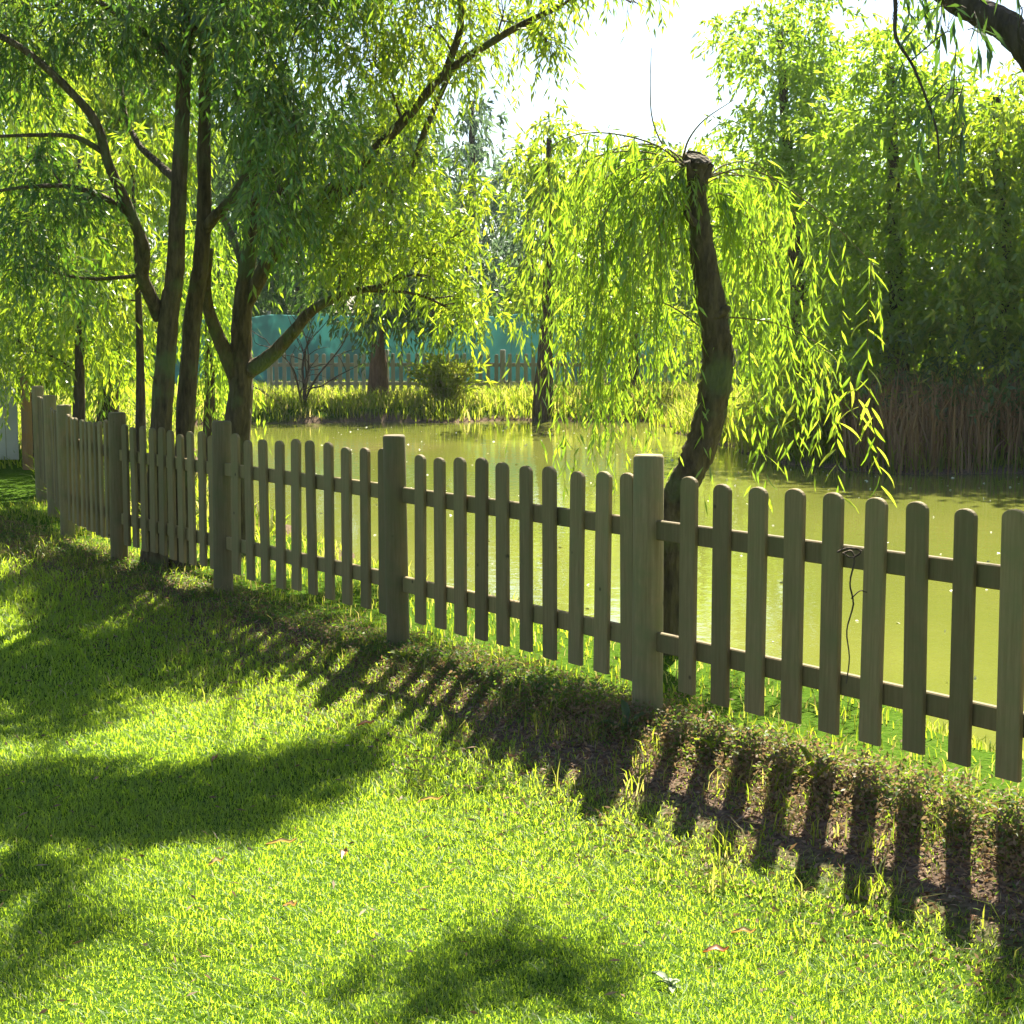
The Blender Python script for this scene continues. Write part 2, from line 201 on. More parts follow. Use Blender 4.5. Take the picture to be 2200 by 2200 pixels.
                      [[0.921, 8.68, 2.035, 0.022], [0.87, 8.64, 2.079, 0.019], [0.85, 8.6, 2.108, 0.016]], [[0.994, 8.7, 1.595, 0.024], [1.047, 8.68, 1.627, 0.021], [1.06, 8.66, 1.647, 0.018]]],
             'trunk': [[0.802, 8.8, -0.021, 0.085], [0.798, 8.792, 0.309, 0.08], [0.811, 8.785, 0.581, 0.08], [0.867, 8.777, 0.757, 0.078], [0.957, 8.769, 0.959, 0.078], [1.007, 8.762, 1.173, 0.077], [1.03, 8.754, 1.385, 0.076],
                       [1.008, 8.746, 1.595, 0.071], [0.962, 8.738, 1.83, 0.064], [0.932, 8.731, 2.038, 0.054], [0.913, 8.723, 2.192, 0.048], [0.909, 8.715, 2.281, 0.052], [0.91, 8.708, 2.358, 0.068], [0.914, 8.7, 2.377, 0.056]],
             'twig': [[[0.836, 8.7, 2.37, 0.006], [0.86, 8.633, 2.46, 0.0047], [0.928, 8.567, 2.546, 0.0033], [1.059, 8.5, 2.631, 0.002]],
                      [[0.91, 8.7, 2.293, 0.006], [0.775, 8.775, 2.402, 0.0049], [0.701, 8.85, 2.564, 0.0037], [0.692, 8.925, 2.754, 0.0026], [0.702, 9.0, 2.946, 0.0015]]]},
 'willow_left': {'blobs': [[4.335, 29.0, 5.715, 0.792, 1.5, 0.792], [3.73, 29.0, 5.883, 0.528, 1.5, 0.528], [4.952, 29.0, 4.956, 0.968, 1.5, 0.968], [4.184, 29.0, 4.447, 0.792, 1.5, 0.792], [4.843, 29.0, 6.135, 0.616, 1.5, 0.792],
                           [5.494, 29.0, 3.852, 0.968, 1.5, 0.968], [4.464, 29.0, 3.253, 0.792, 1.5, 0.792], [3.78, 29.0, 2.565, 0.616, 1.5, 0.792], [4.664, 29.0, 1.874, 0.792, 1.5, 0.968], [4.953, 29.0, 0.479, 0.528, 1.5, 0.792],
                           [4.423, 29.0, 0.654, 0.528, 1.5, 0.704]],
                 'limbs': [],
                 'trunk': [[[4.889, 29.0, -0.754, 0.2], [4.713, 29.0, 2.047, 0.13], [4.327, 29.0, 6.135, 0.06]]]},
 'willow_mid': {'blobs': [[5.666, 26.0, 5.066, 0.71, 1.6, 0.631], [5.222, 26.0, 4.232, 0.789, 1.6, 0.789], [6.15, 26.0, 4.308, 0.789, 1.6, 0.789], [5.63, 26.0, 3.392, 0.947, 1.6, 0.868], [5.105, 26.0, 2.545, 0.71, 1.6, 0.71],
                          [6.2, 26.0, 2.468, 0.868, 1.6, 0.868], [5.441, 26.0, 1.537, 0.868, 1.6, 0.789], [6.391, 26.0, 1.224, 0.789, 1.6, 0.71], [4.981, 26.0, 1.068, 0.631, 1.6, 0.71], [4.846, 26.0, 0.046, 0.552, 1.6, 0.473]],
                'limbs': [],
                'trunk': [[[5.726, 26.0, -0.429, 0.2], [5.684, 26.0, 1.863, 0.13], [5.508, 26.0, 5.216, 0.06]]]},
 'willow_right': {'blobs': [[6.675, 24.5, 4.01, 0.669, 1.5, 0.669], [7.269, 24.5, 3.722, 0.669, 1.5, 0.892], [6.336, 24.5, 3.145, 0.669, 1.5, 0.743], [7.012, 24.5, 2.637, 0.818, 1.5, 0.818], [7.55, 24.5, 1.981, 0.743, 1.5, 0.892],
                            [6.522, 24.5, 1.835, 0.743, 1.5, 0.669], [7.061, 24.5, 1.174, 0.743, 1.5, 0.595], [6.162, 24.5, 1.542, 0.595, 1.5, 0.595]],
                  'limbs': [],
                  'trunk': [[[6.96, 24.5, -0.31, 0.2], [6.882, 24.5, 1.674, 0.13], [6.657, 24.5, 4.582, 0.06]]]}}


# ---------------------------------------------------------------- helpers
def link(o):
    scene.collection.objects.link(o)
    return o

def tag(o, label=None, category=None, group=None, kind=None):
    if label: o['label'] = label
    if category: o['category'] = category
    if group: o['group'] = group
    if kind: o['kind'] = kind
    return o

def empty(name, loc, rz=0.0):
    o = bpy.data.objects.new(name, None)
    o.empty_display_size = 0.1
    o.location = loc
    o.rotation_euler = (0, 0, rz)
    return link(o)

def make_mesh(name, V, quads=None, tris=None, mat=None, v=None, smooth=False):
    V = np.asarray(V, dtype=np.float32).reshape(-1, 3)
    quads = np.zeros((0, 4), np.int32) if quads is None else np.asarray(quads, np.int32).reshape(-1, 4)
    tris = np.zeros((0, 3), np.int32) if tris is None else np.asarray(tris, np.int32).reshape(-1, 3)
    me = bpy.data.meshes.new(name)
    nq, nt = len(quads), len(tris)
    me.vertices.add(len(V)); me.vertices.foreach_set('co', V.ravel())
    me.loops.add(nq * 4 + nt * 3)
    me.loops.foreach_set('vertex_index', np.concatenate([quads.ravel(), tris.ravel()]).astype(np.int32))
    me.polygons.add(nq + nt)
    starts = np.concatenate([np.arange(nq) * 4, nq * 4 + np.arange(nt) * 3]).astype(np.int32)
    me.polygons.foreach_set('loop_start', starts)
    if smooth:
        me.polygons.foreach_set('use_smooth', np.ones(nq + nt, bool))
    if v is not None:
        a = me.attributes.new('v', 'FLOAT', 'POINT')
        a.data.foreach_set('value', np.asarray(v, np.float32).ravel())
    me.update(calc_edges=True)
    if mat: me.materials.append(mat)
    return me

def obj(name, me, parent=None, loc=(0, 0, 0)):
    o = bpy.data.objects.new(name, me)
    o.location = loc
    if parent is not None: o.parent = parent
    return link(o)

class Parts:                       # collects arrays of quads / tris into one mesh
    def __init__(s): s.V = []; s.Q = []; s.T = []; s.v = []; s.n = 0
    def add(s, V, Q=None, T=None, v=None):
        V = np.asarray(V, float).reshape(-1, 3)
        if Q is not None and len(Q): s.Q.append(np.asarray(Q).reshape(-1, 4) + s.n)
        if T is not None and len(T): s.T.append(np.asarray(T).reshape(-1, 3) + s.n)
        s.V.append(V); s.n += len(V)
        s.v.append(np.zeros(len(V)) if v is None else np.broadcast_to(np.asarray(v, float), (len(V),)) if np.ndim(v) == 0 else np.asarray(v))
    def mesh(s, name, mat, origin=(0, 0, 0), smooth=False):
        V = np.concatenate(s.V) - np.asarray(origin, float)
        return make_mesh(name, V, np.concatenate(s.Q) if s.Q else None, np.concatenate(s.T) if s.T else None, mat, np.concatenate(s.v), smooth)

def norm(a):
    return a / (np.linalg.norm(a, axis=-1, keepdims=True) + 1e-9)

def catmull(P, per):
    P = np.asarray(P, float)
    A = np.vstack([2 * P[0] - P[1], P, 2 * P[-1] - P[-2]])
    out = []
    for i in range(1, len(A) - 2):
        for k in range(per):
            t = k / per
            a, b, c, d = A[i - 1], A[i], A[i + 1], A[i + 2]
            out.append(.5 * (2 * b + (c - a) * t + (2 * a - 5 * b + 4 * c - d) * t * t + (3 * b - a - 3 * c + d) * t ** 3))
    out.append(P[-1])
    return np.array(out)

def tube(P, sides=8, per=4, rough=0.0, parts=None, seed=0, cap=True):
    """P: list of (x, y, z, radius). Adds a tapered tube along a smooth path."""
    r_ = np.random.default_rng(seed)
    C = catmull(P, per) if len(P) > 2 else np.asarray(P, float)
    ctr, rad = C[:, :3], np.abs(C[:, 3])
    tan = norm(np.gradient(ctr, axis=0))
    ref = np.array([0.3, 1.0, 0.1]) if abs(tan[0, 2]) > .6 else np.array([0.1, .2, 1.0])
    n1 = norm(np.cross(tan, ref)); n2 = np.cross(tan, n1)
    ang = np.linspace(0, 2 * math.pi, sides, endpoint=False)
    lob = 1 + rough * (np.sin(ang * 3 + 1.3)[None, :] * .35 + r_.normal(0, .55, (len(ctr), sides)))
    R = rad[:, None] * lob
    V = ctr[:, None, :] + R[..., None] * (np.cos(ang)[None, :, None] * n1[:, None, :] + np.sin(ang)[None, :, None] * n2[:, None, :])
    n = len(ctr)
    i = np.arange(n - 1)[:, None] * sides; j = np.arange(sides)[None, :]; j2 = (j + 1) % sides
    Q = np.stack([i + j, i + j2, i + sides + j2, i + sides + j], -1).reshape(-1, 4)
    V = V.reshape(-1, 3)
    T = None
    if cap:
        V = np.vstack([V, ctr[-1:] + tan[-1:] * rad[-1] * .15])
        b = (n - 1) * sides
        T = np.array([[b + k, b + (k + 1) % sides, len(V) - 1] for k in range(sides)])
    parts.add(V, Q, T)
    return C

# ---------------------------------------------------------------- materials
def new_mat(name):
    m = bpy.data.materials.new(name); m.use_nodes = True
    nt = m.node_tree; nt.nodes.clear()
    out = nt.nodes.new('ShaderNodeOutputMaterial')
    return m, nt, out

def N(nt, t, **kw):
    n = nt.nodes.new(t)
    for k, val in kw.items():
        if k in n.inputs: n.inputs[k].default_value = val
        else: setattr(n, k, val)
    return n

def ramp(nt, fac, stops):
    r = nt.nodes.new('ShaderNodeValToRGB')
    e = r.color_ramp.elements
    while len(e) > 1: e.remove(e[0])
    e[0].position, e[0].color = stops[0][0], (*stops[0][1], 1)
    for p, c in stops[1:]:
        x = e.new(p); x.color = (*c, 1)
    nt.links.new(fac, r.inputs['Fac'])
    return r.outputs['Color']

def leaf_material(name, refl, trans, tmix=0.5, gloss=0.05, rough=0.38):
    """refl, trans: ramps over the per-leaf attribute v (each leaf's own green)."""
    m, nt, out = new_mat(name)
    at = N(nt, 'ShaderNodeAttribute', attribute_name='v')
    d = N(nt, 'ShaderNodeBsdfDiffuse'); t = N(nt, 'ShaderNodeBsdfTranslucent')
    g = N(nt, 'ShaderNodeBsdfGlossy', Roughness=rough)
    g.inputs['Color'].default_value = (.9, .95, .85, 1)
    nt.links.new(ramp(nt, at.outputs['Fac'], refl), d.inputs['Color'])
    nt.links.new(ramp(nt, at.outputs['Fac'], trans), t.inputs['Color'])
    m1 = N(nt, 'ShaderNodeMixShader'); m1.inputs[0].default_value = tmix
    nt.links.new(d.outputs[0], m1.inputs[1]); nt.links.new(t.outputs[0], m1.inputs[2])
    m2 = N(nt, 'ShaderNodeMixShader'); m2.inputs[0].default_value = gloss
    nt.links.new(m1.outputs[0], m2.inputs[1]); nt.links.new(g.outputs[0], m2.inputs[2])
    nt.links.new(m2.outputs[0], out.inputs['Surface'])
    return m

WILLOW_R = [(0, (.045, .10, .016)), (.6, (.075, .135, .02)), (.95, (.11, .15, .025)), (1, (.25, .16, .03))]
WILLOW_T = [(0, (.20, .38, .012)), (.6, (.42, .56, .02)), (.95, (.60, .62, .04)), (1, (.6, .38, .05))]
M_WILLOW = leaf_material('willow_leaf', WILLOW_R, WILLOW_T, .55)
M_SHADEWILLOW = leaf_material('shaded_willow_leaf', [(0, (.035, .085, .016)), (.9, (.065, .12, .02)), (1, (.2, .14, .03))], [(0, (.05, .15, .01)), (.5, (.13, .27, .015)), (.92, (.42, .55, .03)), (1, (.5, .5, .05))], .48)  # darker willow copy, the crown's shade is put into its leaf colours
M_WEEP = leaf_material('weeping_leaf', [(0, (.06, .12, .015)), (1, (.12, .16, .025))], [(0, (.26, .48, .015)), (.7, (.42, .60, .03)), (1, (.60, .66, .05))], .56)
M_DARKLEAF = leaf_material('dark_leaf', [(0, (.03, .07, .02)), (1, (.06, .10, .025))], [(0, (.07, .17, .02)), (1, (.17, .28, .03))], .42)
M_BLUELEAF = leaf_material('blue_green_leaf', [(0, (.05, .10, .06)), (1, (.09, .14, .07))], [(0, (.12, .22, .10)), (1, (.22, .32, .12))], .42)
M_GRASS = leaf_material('lawn_grass', [(0, (.05, .10, .012)), (.75, (.085, .14, .018)), (.93, (.22, .20, .08)), (1, (.34, .28, .14))],
                        [(0, (.41, .64, .02)), (.75, (.63, .80, .045)), (.93, (.70, .70, .18)), (1, (.6, .52, .25))], .6, .03, .5)
M_TALLGRASS = leaf_material('tall_grass', [(0, (.07, .11, .012)), (.6, (.12, .15, .02)), (1, (.26, .22, .09))],
                        [(0, (.30, .45, .02)), (.6, (.52, .60, .03)), (1, (.55, .45, .15))], .5, .015, .6)
M_REED = leaf_material('dead_reed', [(0, (.19, .10, .04)), (1, (.38, .25, .12))], [(0, (.16, .08, .03)), (1, (.28, .17, .06))], .3, .03, .6)
M_LITTER = leaf_material('dry_leaf', [(0, (.11, .055, .03)), (.5, (.23, .125, .075)), (1, (.36, .26, .18))], [(0, (.10, .05, .02)), (1, (.28, .18, .08))], .3, .015, .6)
M_ORANGE = leaf_material('orange_leaf', [(0, (.33, .10, .03)), (1, (.42, .28, .10))], [(0, (.35, .11, .02)), (1, (.5, .32, .08))], .4, .06, .4)
M_COVER = leaf_material('ground_cover_leaf', [(0, (.03, .07, .015)), (.5, (.06, .10, .02)), (.7, (.15, .09, .04)), (1, (.26, .17, .09))],
                        [(0, (.12, .26, .02)), (.55, (.25, .38, .03)), (.75, (.22, .13, .05)), (1, (.32, .22, .1))], .42, .02, .5)

def bark_material(name, c1, c2, scale=9.0, lichen=None):
    m, nt, out = new_mat(name)
    b = N(nt, 'ShaderNodeBsdfPrincipled', Roughness=.85)
    b.inputs['Specular IOR Level'].default_value = 0.12
    tc = N(nt, 'ShaderNodeTexCoord'); mp = N(nt, 'ShaderNodeMapping')
    mp.inputs['Scale'].default_value = (1, 1, .22)
    nt.links.new(tc.outputs['Object'], mp.inputs['Vector'])
    n1 = N(nt, 'ShaderNodeTexNoise', Scale=scale * 3, Detail=6.0, Roughness=.65)
    n2 = N(nt, 'ShaderNodeTexVoronoi', Scale=scale * 5)
    nt.links.new(mp.outputs[0], n1.inputs['Vector']); nt.links.new(mp.outputs[0], n2.inputs['Vector'])
    col = ramp(nt, n1.outputs['Fac'], [(.3, c1), (.7, c2)])
    if lichen:
        n3 = N(nt, 'ShaderNodeTexNoise', Scale=4.0, Detail=4.0)
        nt.links.new(tc.outputs['Object'], n3.inputs['Vector'])
        mr = N(nt, 'ShaderNodeMapRange'); mr.inputs[1].default_value = .52; mr.inputs[2].default_value = .66
        nt.links.new(n3.outputs['Fac'], mr.inputs[0])
        mx = N(nt, 'ShaderNodeMix', data_type='RGBA')
        nt.links.new(mr.outputs[0], mx.inputs[0]); nt.links.new(col, mx.inputs[6]); mx.inputs[7].default_value = (*lichen, 1)
        col = mx.outputs[2]
    nt.links.new(col, b.inputs['Base Color'])
    ad = N(nt, 'ShaderNodeMath', operation='ADD')
    nt.links.new(n1.outputs['Fac'], ad.inputs[0]); nt.links.new(n2.outputs['Distance'], ad.inputs[1])
    bp = N(nt, 'ShaderNodeBump', Strength=.9, Distance=.02)
    nt.links.new(ad.outputs[0], bp.inputs['Height']); nt.links.new(bp.outputs[0], b.inputs['Normal'])
    nt.links.new(b.outputs[0], out.inputs['Surface'])
    return m
M_BARK = bark_material('willow_bark', (.04, .03, .018), (.15, .115, .06), 9, (.11, .125, .05))
M_BARK2 = bark_material('dark_bark', (.04, .03, .02), (.12, .09, .06), 9)
M_BARK3 = bark_material('red_bark', (.09, .05, .03), (.22, .13, .08), 6)
M_TWIG = bark_material('twig', (.16, .13, .04), (.30, .24, .08), 30)

def wood_material(name, c1, c2, c3):
    m, nt, out = new_mat(name)
    b = N(nt, 'ShaderNodeBsdfPrincipled', Roughness=.75)
    b.inputs['Specular IOR Level'].default_value = 0.2
    tc = N(nt, 'ShaderNodeTexCoord'); oi = N(nt, 'ShaderNodeObjectInfo')
    sc = N(nt, 'ShaderNodeVectorMath', operation='SCALE'); sc.inputs[3].default_value = 37.0
    cb = N(nt, 'ShaderNodeCombineXYZ')
    for i in range(3): nt.links.new(oi.outputs['Random'], cb.inputs[i])
    nt.links.new(cb.outputs[0], sc.inputs[0])
    ad = N(nt, 'ShaderNodeVectorMath', operation='ADD')
    nt.links.new(tc.outputs['Object'], ad.inputs[0]); nt.links.new(sc.outputs[0], ad.inputs[1])
    mp = N(nt, 'ShaderNodeMapping'); mp.inputs['Scale'].default_value = (1, 1, .06)
    nt.links.new(ad.outputs[0], mp.inputs['Vector'])
    g = N(nt, 'ShaderNodeTexNoise', Scale=90.0, Detail=5.0, Roughness=.6)
    nt.links.new(mp.outputs[0], g.inputs['Vector'])
    w = N(nt, 'ShaderNodeTexNoise', Scale=7.0, Detail=6.0, Roughness=.65)
    nt.links.new(ad.outputs[0], w.inputs['Vector'])
    c = ramp(nt, g.outputs['Fac'], [(.3, c1), (.7, c2)])
    mr = N(nt, 'ShaderNodeMapRange'); mr.inputs[1].default_value = .42; mr.inputs[2].default_value = .72
    nt.links.new(w.outputs['Fac'], mr.inputs[0])
    mx = N(nt, 'ShaderNodeMix', data_type='RGBA'); nt.links.new(mr.outputs[0], mx.inputs[0])
    nt.links.new(c, mx.inputs[6]); mx.inputs[7].default_value = (*c3, 1)
    hs = N(nt, 'ShaderNodeHueSaturation')
    vr = N(nt, 'ShaderNodeMapRange'); vr.inputs[3].default_value = .68; vr.inputs[4].default_value = 1.22
    nt.links.new(oi.outputs['Random'], vr.inputs[0]); nt.links.new(vr.outputs[0], hs.inputs['Value'])
    nt.links.new(mx.outputs[2], hs.inputs['Color'])
    # knots
    vo = N(nt, 'ShaderNodeTexVoronoi', Scale=5.0)
    nt.links.new(ad.outputs[0], vo.inputs['Vector'])
    kr = N(nt, 'ShaderNodeMapRange'); kr.inputs[1].default_value = .035; kr.inputs[2].default_value = .06; kr.inputs[3].default_value = .35; kr.inputs[4].default_value = 1
    nt.links.new(vo.outputs['Distance'], kr.inputs[0])
    km = N(nt, 'ShaderNodeMix', data_type='RGBA', blend_type='MULTIPLY'); km.inputs[0].default_value = 1
    nt.links.new(hs.outputs[0], km.inputs[6]); nt.links.new(kr.outputs[0], km.inputs[7])
    nt.links.new(km.outputs[2], b.inputs['Base Color'])
    bp = N(nt, 'ShaderNodeBump', Strength=.35, Distance=.004)
    nt.links.new(g.outputs['Fac'], bp.inputs['Height']); nt.links.new(bp.outputs[0], b.inputs['Normal'])
    nt.links.new(b.outputs[0], out.inputs['Surface'])
    return m
M_WOOD = wood_material('weathered_pine', (.175, .128, .05), (.265, .195, .09), (.18, .16, .062))
M_POST = wood_material('weathered_post', (.175, .13, .052), (.27, .205, .097), (.165, .16, .062))
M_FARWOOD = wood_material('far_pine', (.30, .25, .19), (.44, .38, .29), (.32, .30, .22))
M_BROWNPOST = wood_material('brown_post', (.28, .15, .06), (.40, .22, .09), (.3, .2, .1))

def ground_material():
    m, nt, out = new_mat('lawn_soil')
    b = N(nt, 'ShaderNodeBsdfPrincipled', Roughness=.95)
    b.inputs['Specular IOR Level'].default_value = 0.0
    tc = N(nt, 'ShaderNodeTexCoord')
    a = N(nt, 'ShaderNodeTexNoise', Scale=1.6, Detail=5.0); c = N(nt, 'ShaderNodeTexNoise', Scale=45.0, Detail=5.0)
    nt.links.new(tc.outputs['Object'], a.inputs['Vector']); nt.links.new(tc.outputs['Object'], c.inputs['Vector'])
    g = ramp(nt, c.outputs['Fac'], [(.3, (.03, .065, .008)), (.55, (.06, .115, .012)), (.75, (.11, .125, .03))])
    s = ramp(nt, c.outputs['Fac'], [(.3, (.07, .048, .034)), (.7, (.20, .145, .10))])
    at = N(nt, 'ShaderNodeAttribute', attribute_name='v')
    mu = N(nt, 'ShaderNodeMath', operation='MULTIPLY_ADD'); mu.inputs[1].default_value = .5
    nt.links.new(a.outputs['Fac'], mu.inputs[0]); nt.links.new(at.outputs['Fac'], mu.inputs[2])
    mr = N(nt, 'ShaderNodeMapRange'); mr.inputs[1].default_value = .45; mr.inputs[2].default_value = .75
    nt.links.new(mu.outputs[0], mr.inputs[0])
    mx = N(nt, 'ShaderNodeMix', data_type='RGBA'); nt.links.new(mr.outputs[0], mx.inputs[0])
    nt.links.new(g, mx.inputs[6]); nt.links.new(s, mx.inputs[7])
    nt.links.new(mx.outputs[2], b.inputs['Base Color'])
    bp = N(nt, 'ShaderNodeBump', Strength=.8, Distance=.02)
    nt.links.new(c.outputs['Fac'], bp.inputs['Height']); nt.links.new(bp.outputs[0], b.inputs['Normal'])
    nt.links.new(b.outputs[0], out.inputs['Surface'])
    return m
M_GROUND = ground_material()

def water_material():
    m, nt, out = new_mat('pond_water')
    b = N(nt, 'ShaderNodeBsdfPrincipled', Roughness=.025, IOR=1.33)
    tc = N(nt, 'ShaderNodeTexCoord')
    a = N(nt, 'ShaderNodeTexNoise', Scale=.25, Detail=4.0)
    nt.links.new(tc.outputs['Object'], a.inputs['Vector'])
    nt.links.new(ramp(nt, a.outputs['Fac'], [(.3, (.135, .16, .026)), (.62, (.175, .185, .036)), (.8, (.25, .20, .075))]), b.inputs['Base Color'])
    w = N(nt, 'ShaderNodeTexNoise', Scale=5.0, Detail=3.0, Roughness=.5)
    nt.links.new(tc.outputs['Object'], w.inputs['Vector'])
    bp = N(nt, 'ShaderNodeBump', Strength=.06, Distance=.05)
    nt.links.new(w.outputs['Fac'], bp.inputs['Height']); nt.links.new(bp.outputs[0], b.inputs['Normal'])
    nt.links.new(b.outputs[0], out.inputs['Surface'])
    return m
M_WATER = water_material()

def plain(name, col, rough=.8, var=.25, scale=8.0, bump=.0, trans=0.0):
    m, nt, out = new_mat(name)
    b = N(nt, 'ShaderNodeBsdfPrincipled', Roughness=rough)
    tc = N(nt, 'ShaderNodeTexCoord'); n = N(nt, 'ShaderNodeTexNoise', Scale=scale, Detail=5.0)
    nt.links.new(tc.outputs['Object'], n.inputs['Vector'])
    c = ramp(nt, n.outputs['Fac'], [(.3, tuple(x * (1 - var) for x in col)), (.7, tuple(min(1, x * (1 + var)) for x in col))])
    nt.links.new(c, b.inputs['Base Color'])
    if bump:
        bp = N(nt, 'ShaderNodeBump', Strength=bump, Distance=.02)
        nt.links.new(n.outputs['Fac'], bp.inputs['Height']); nt.links.new(bp.outputs[0], b.inputs['Normal'])
    sh = b.outputs[0]
    if trans:
        t = N(nt, 'ShaderNodeBsdfTranslucent'); nt.links.new(c, t.inputs['Color'])
        mx = N(nt, 'ShaderNodeMixShader'); mx.inputs[0].default_value = trans
        nt.links.new(sh, mx.inputs[1]); nt.links.new(t.outputs[0], mx.inputs[2]); sh = mx.outputs[0]
    nt.links.new(sh, out.inputs['Surface'])
    return m
M_TEAL = plain('teal_netting', (.15, .36, .325), .7, .15, 1.2, 0, .45)
M_SCREEN = plain('pale_boards', (.46, .43, .32), .8, .15, 3.0, .2)
M_GLITTER = plain('glitter_speck', (.7, .68, .5), .9, .1)  # sun glitter on the water, given as a pale colour
M_PALEWEED = plain('pale_weed', (.34, .40, .22), .8, .15)

# ---------------------------------------------------------------- terrain and pond
F0 = np.array([.592, 6.859]); FD = np.array([-.5339, .8456]); FN = np.array([.8456, .5339])
WATER_Z = -.45
POND = np.array([(5.6, 2.0), (3.75, 5.0), (2.2, 7.6), (1.5, 9.2), (.35, 10.7), (-.75, 12.5), (-1.5, 14.2), (-2.6, 17), (-4.2, 22), (-5.5, 28), (-6.3, 32.2), (-4.5, 32.9), (-2, 33.1), (.5, 33.6), (2.8, 33.2),
                 (3.6, 27), (3.7, 24.2), (4.6, 22.9), (7, 22.4), (14, 19), (20, 10), (14, 2), (9, 0)], float)

def pond_dist(X, Y):            # > 0 outside, < 0 inside
    P = np.stack([X, Y], -1); best = np.full(X.shape, 1e9); ins = np.zeros(X.shape, bool)
    for a, b in zip(POND, np.roll(POND, -1, 0)):
        ab = b - a
        t = np.clip(((P - a) @ ab) / (ab @ ab), 0, 1)
        best = np.minimum(best, np.linalg.norm(P - a - t[..., None] * ab, axis=-1))
        c = ((a[1] > P[..., 1]) != (b[1] > P[..., 1]))
        with np.errstate(divide='ignore', invalid='ignore'):
            xi = (b[0] - a[0]) * (P[..., 1] - a[1]) / (b[1] - a[1]) + a[0]
        ins ^= c & (P[..., 0] < xi)
    wob = .18 * np.sin(X * 2.1 + Y * .7) + .12 * np.sin(Y * 2.9 - X * 1.3)
    return np.where(ins, -best, best) + wob

def fence_tn(X, Y):
    dx, dy = X - F0[0], Y - F0[1]
    return dx * FD[0] + dy * FD[1], dx * FN[0] + dy * FN[1]

def ground_z(X, Y):
    X = np.asarray(X, float); Y = np.asarray(Y, float)
    t, n = fence_tn(X, Y)
    z = -.0214 * np.clip(t, -5, 9)
    u = np.clip(-n / 1.15, 0, 1); z = z - .147 * u * u * (3 - 2 * u)
    z = z - .09 * np.clip(n, 0, 1.6)
    z = z + .02 * np.sin(X * 1.1 + .4) * np.sin(Y * .9) + .012 * np.sin(X * 2.7 + Y * 2.1)
    far = np.clip((Y - 18) / 8, 0, 1); z = z * (1 - far) + far * (-.16 + .06 * np.sin(X * .5) * np.sin(Y * .4))
    e = np.clip(pond_dist(X, Y), -1.4, 60)
    return np.minimum(z, WATER_Z + .05 + .42 * e)

def gz(x, y): return float(ground_z(np.array([x]), np.array([y]))[0])

xs = np.concatenate([[-400, -200, -100, -60, -40, -30, -24, -18, -14], np.arange(-11, 8, .11), [8.5, 9.5, 11, 13, 15, 18, 22, 30, 45, 70, 120, 200, 400]])
ys = np.concatenate([[-60, -30, -15, -8, -4, -2, 0], np.arange(1, 18, .11), np.arange(18, 40, .4), [41, 43, 46, 50, 56, 64, 75, 90, 120, 160, 240, 400, 700]])
GX, GY = np.meshgrid(xs, ys)
GZ = ground_z(GX, GY)
t_, n_ = fence_tn(GX, GY)
bare = np.exp(-((n_ + .3) / .5) ** 2) * .6 + np.clip(-pond_dist(GX, GY) / .3 + .6, 0, 1) * .8
nx_, ny_ = len(xs), len(ys)
ii = (np.arange(ny_ - 1)[:, None] * nx_ + np.arange(nx_ - 1)[None, :]).ravel()
ground = obj('ground', make_mesh('ground', np.stack([GX, GY, GZ], -1).reshape(-1, 3), np.stack([ii, ii + 1, ii + nx_ + 1, ii + nx_], -1), None, M_GROUND, bare.ravel(), True))
tag(ground, kind='structure')
wx = np.linspace(-9, 22, 2); wy = np.linspace(-3, 36, 2)
pond = obj('pond_water', make_mesh('pond_water', [(-9, -3, WATER_Z), (22, -3, WATER_Z), (22, 36, WATER_Z), (-9, 36, WATER_Z)], [[0, 1, 2, 3]], None, M_WATER))
tag(pond, kind='structure')

# ---------------------------------------------------------------- grass, reeds, ground cover (uncountable)
def blades(P, H, W, mat, name, lean=.45, curl=.35, v=None, label=None, cat=None, two=True):
    n = len(P)
    a = rng.uniform(0, 2 * math.pi, n); b = a + rng.normal(math.pi / 2, .5, n)
    ld = np.stack([np.cos(a), np.sin(a), np.zeros(n)], -1); wd = np.stack([np.cos(b), np.sin(b), np.zeros(n)], -1)
    L = np.abs(rng.normal(0, lean, n))[:, None]
    H = H[:, None]; W = W[:, None]; up = np.array([0, 0, 1.0])
    mid = P + up * H * .55 + ld * H * L * .35
    tip = P + up * H * (1 - .3 * np.clip(L, 0, 1)) + ld * H * (L * .9 + curl * rng.uniform(0, 1, (n, 1)))
    if v is None: v = rng.uniform(0, 1, n)
    if two:
        V = np.stack([P - wd * W * .5, P + wd * W * .5, mid + wd * W * .42, mid - wd * W * .42, tip], 1).reshape(-1, 3)
        i = np.arange(n)[:, None] * 5
        me = make_mesh(name, V, i + np.array([0, 1, 2, 3]), i + np.array([3, 2, 4]), mat, np.repeat(v, 5))
    else:
        V = np.stack([P - wd * W * .5, P + wd * W * .5, tip], 1).reshape(-1, 3)
        i = np.arange(n)[:, None] * 3
        me = make_mesh(name, V, None, i + np.array([0, 1, 2]), mat, np.repeat(v, 3))
    o = obj(name, me)
    return tag(o, label, cat, kind='stuff')

def patch_noise(X, Y):
    return (np.sin(X * 1.9 + 1) * np.sin(Y * 1.3 + .5) + np.sin(X * 4.1 + Y * 2.7) * .6 + np.sin(Y * 5.3 - X * 3.1 + 2) * .5) / 2.1

def scatter(n, x0, x1, y0, y1):
    return rng.uniform(x0, x1, n), rng.uniform(y0, y1, n)

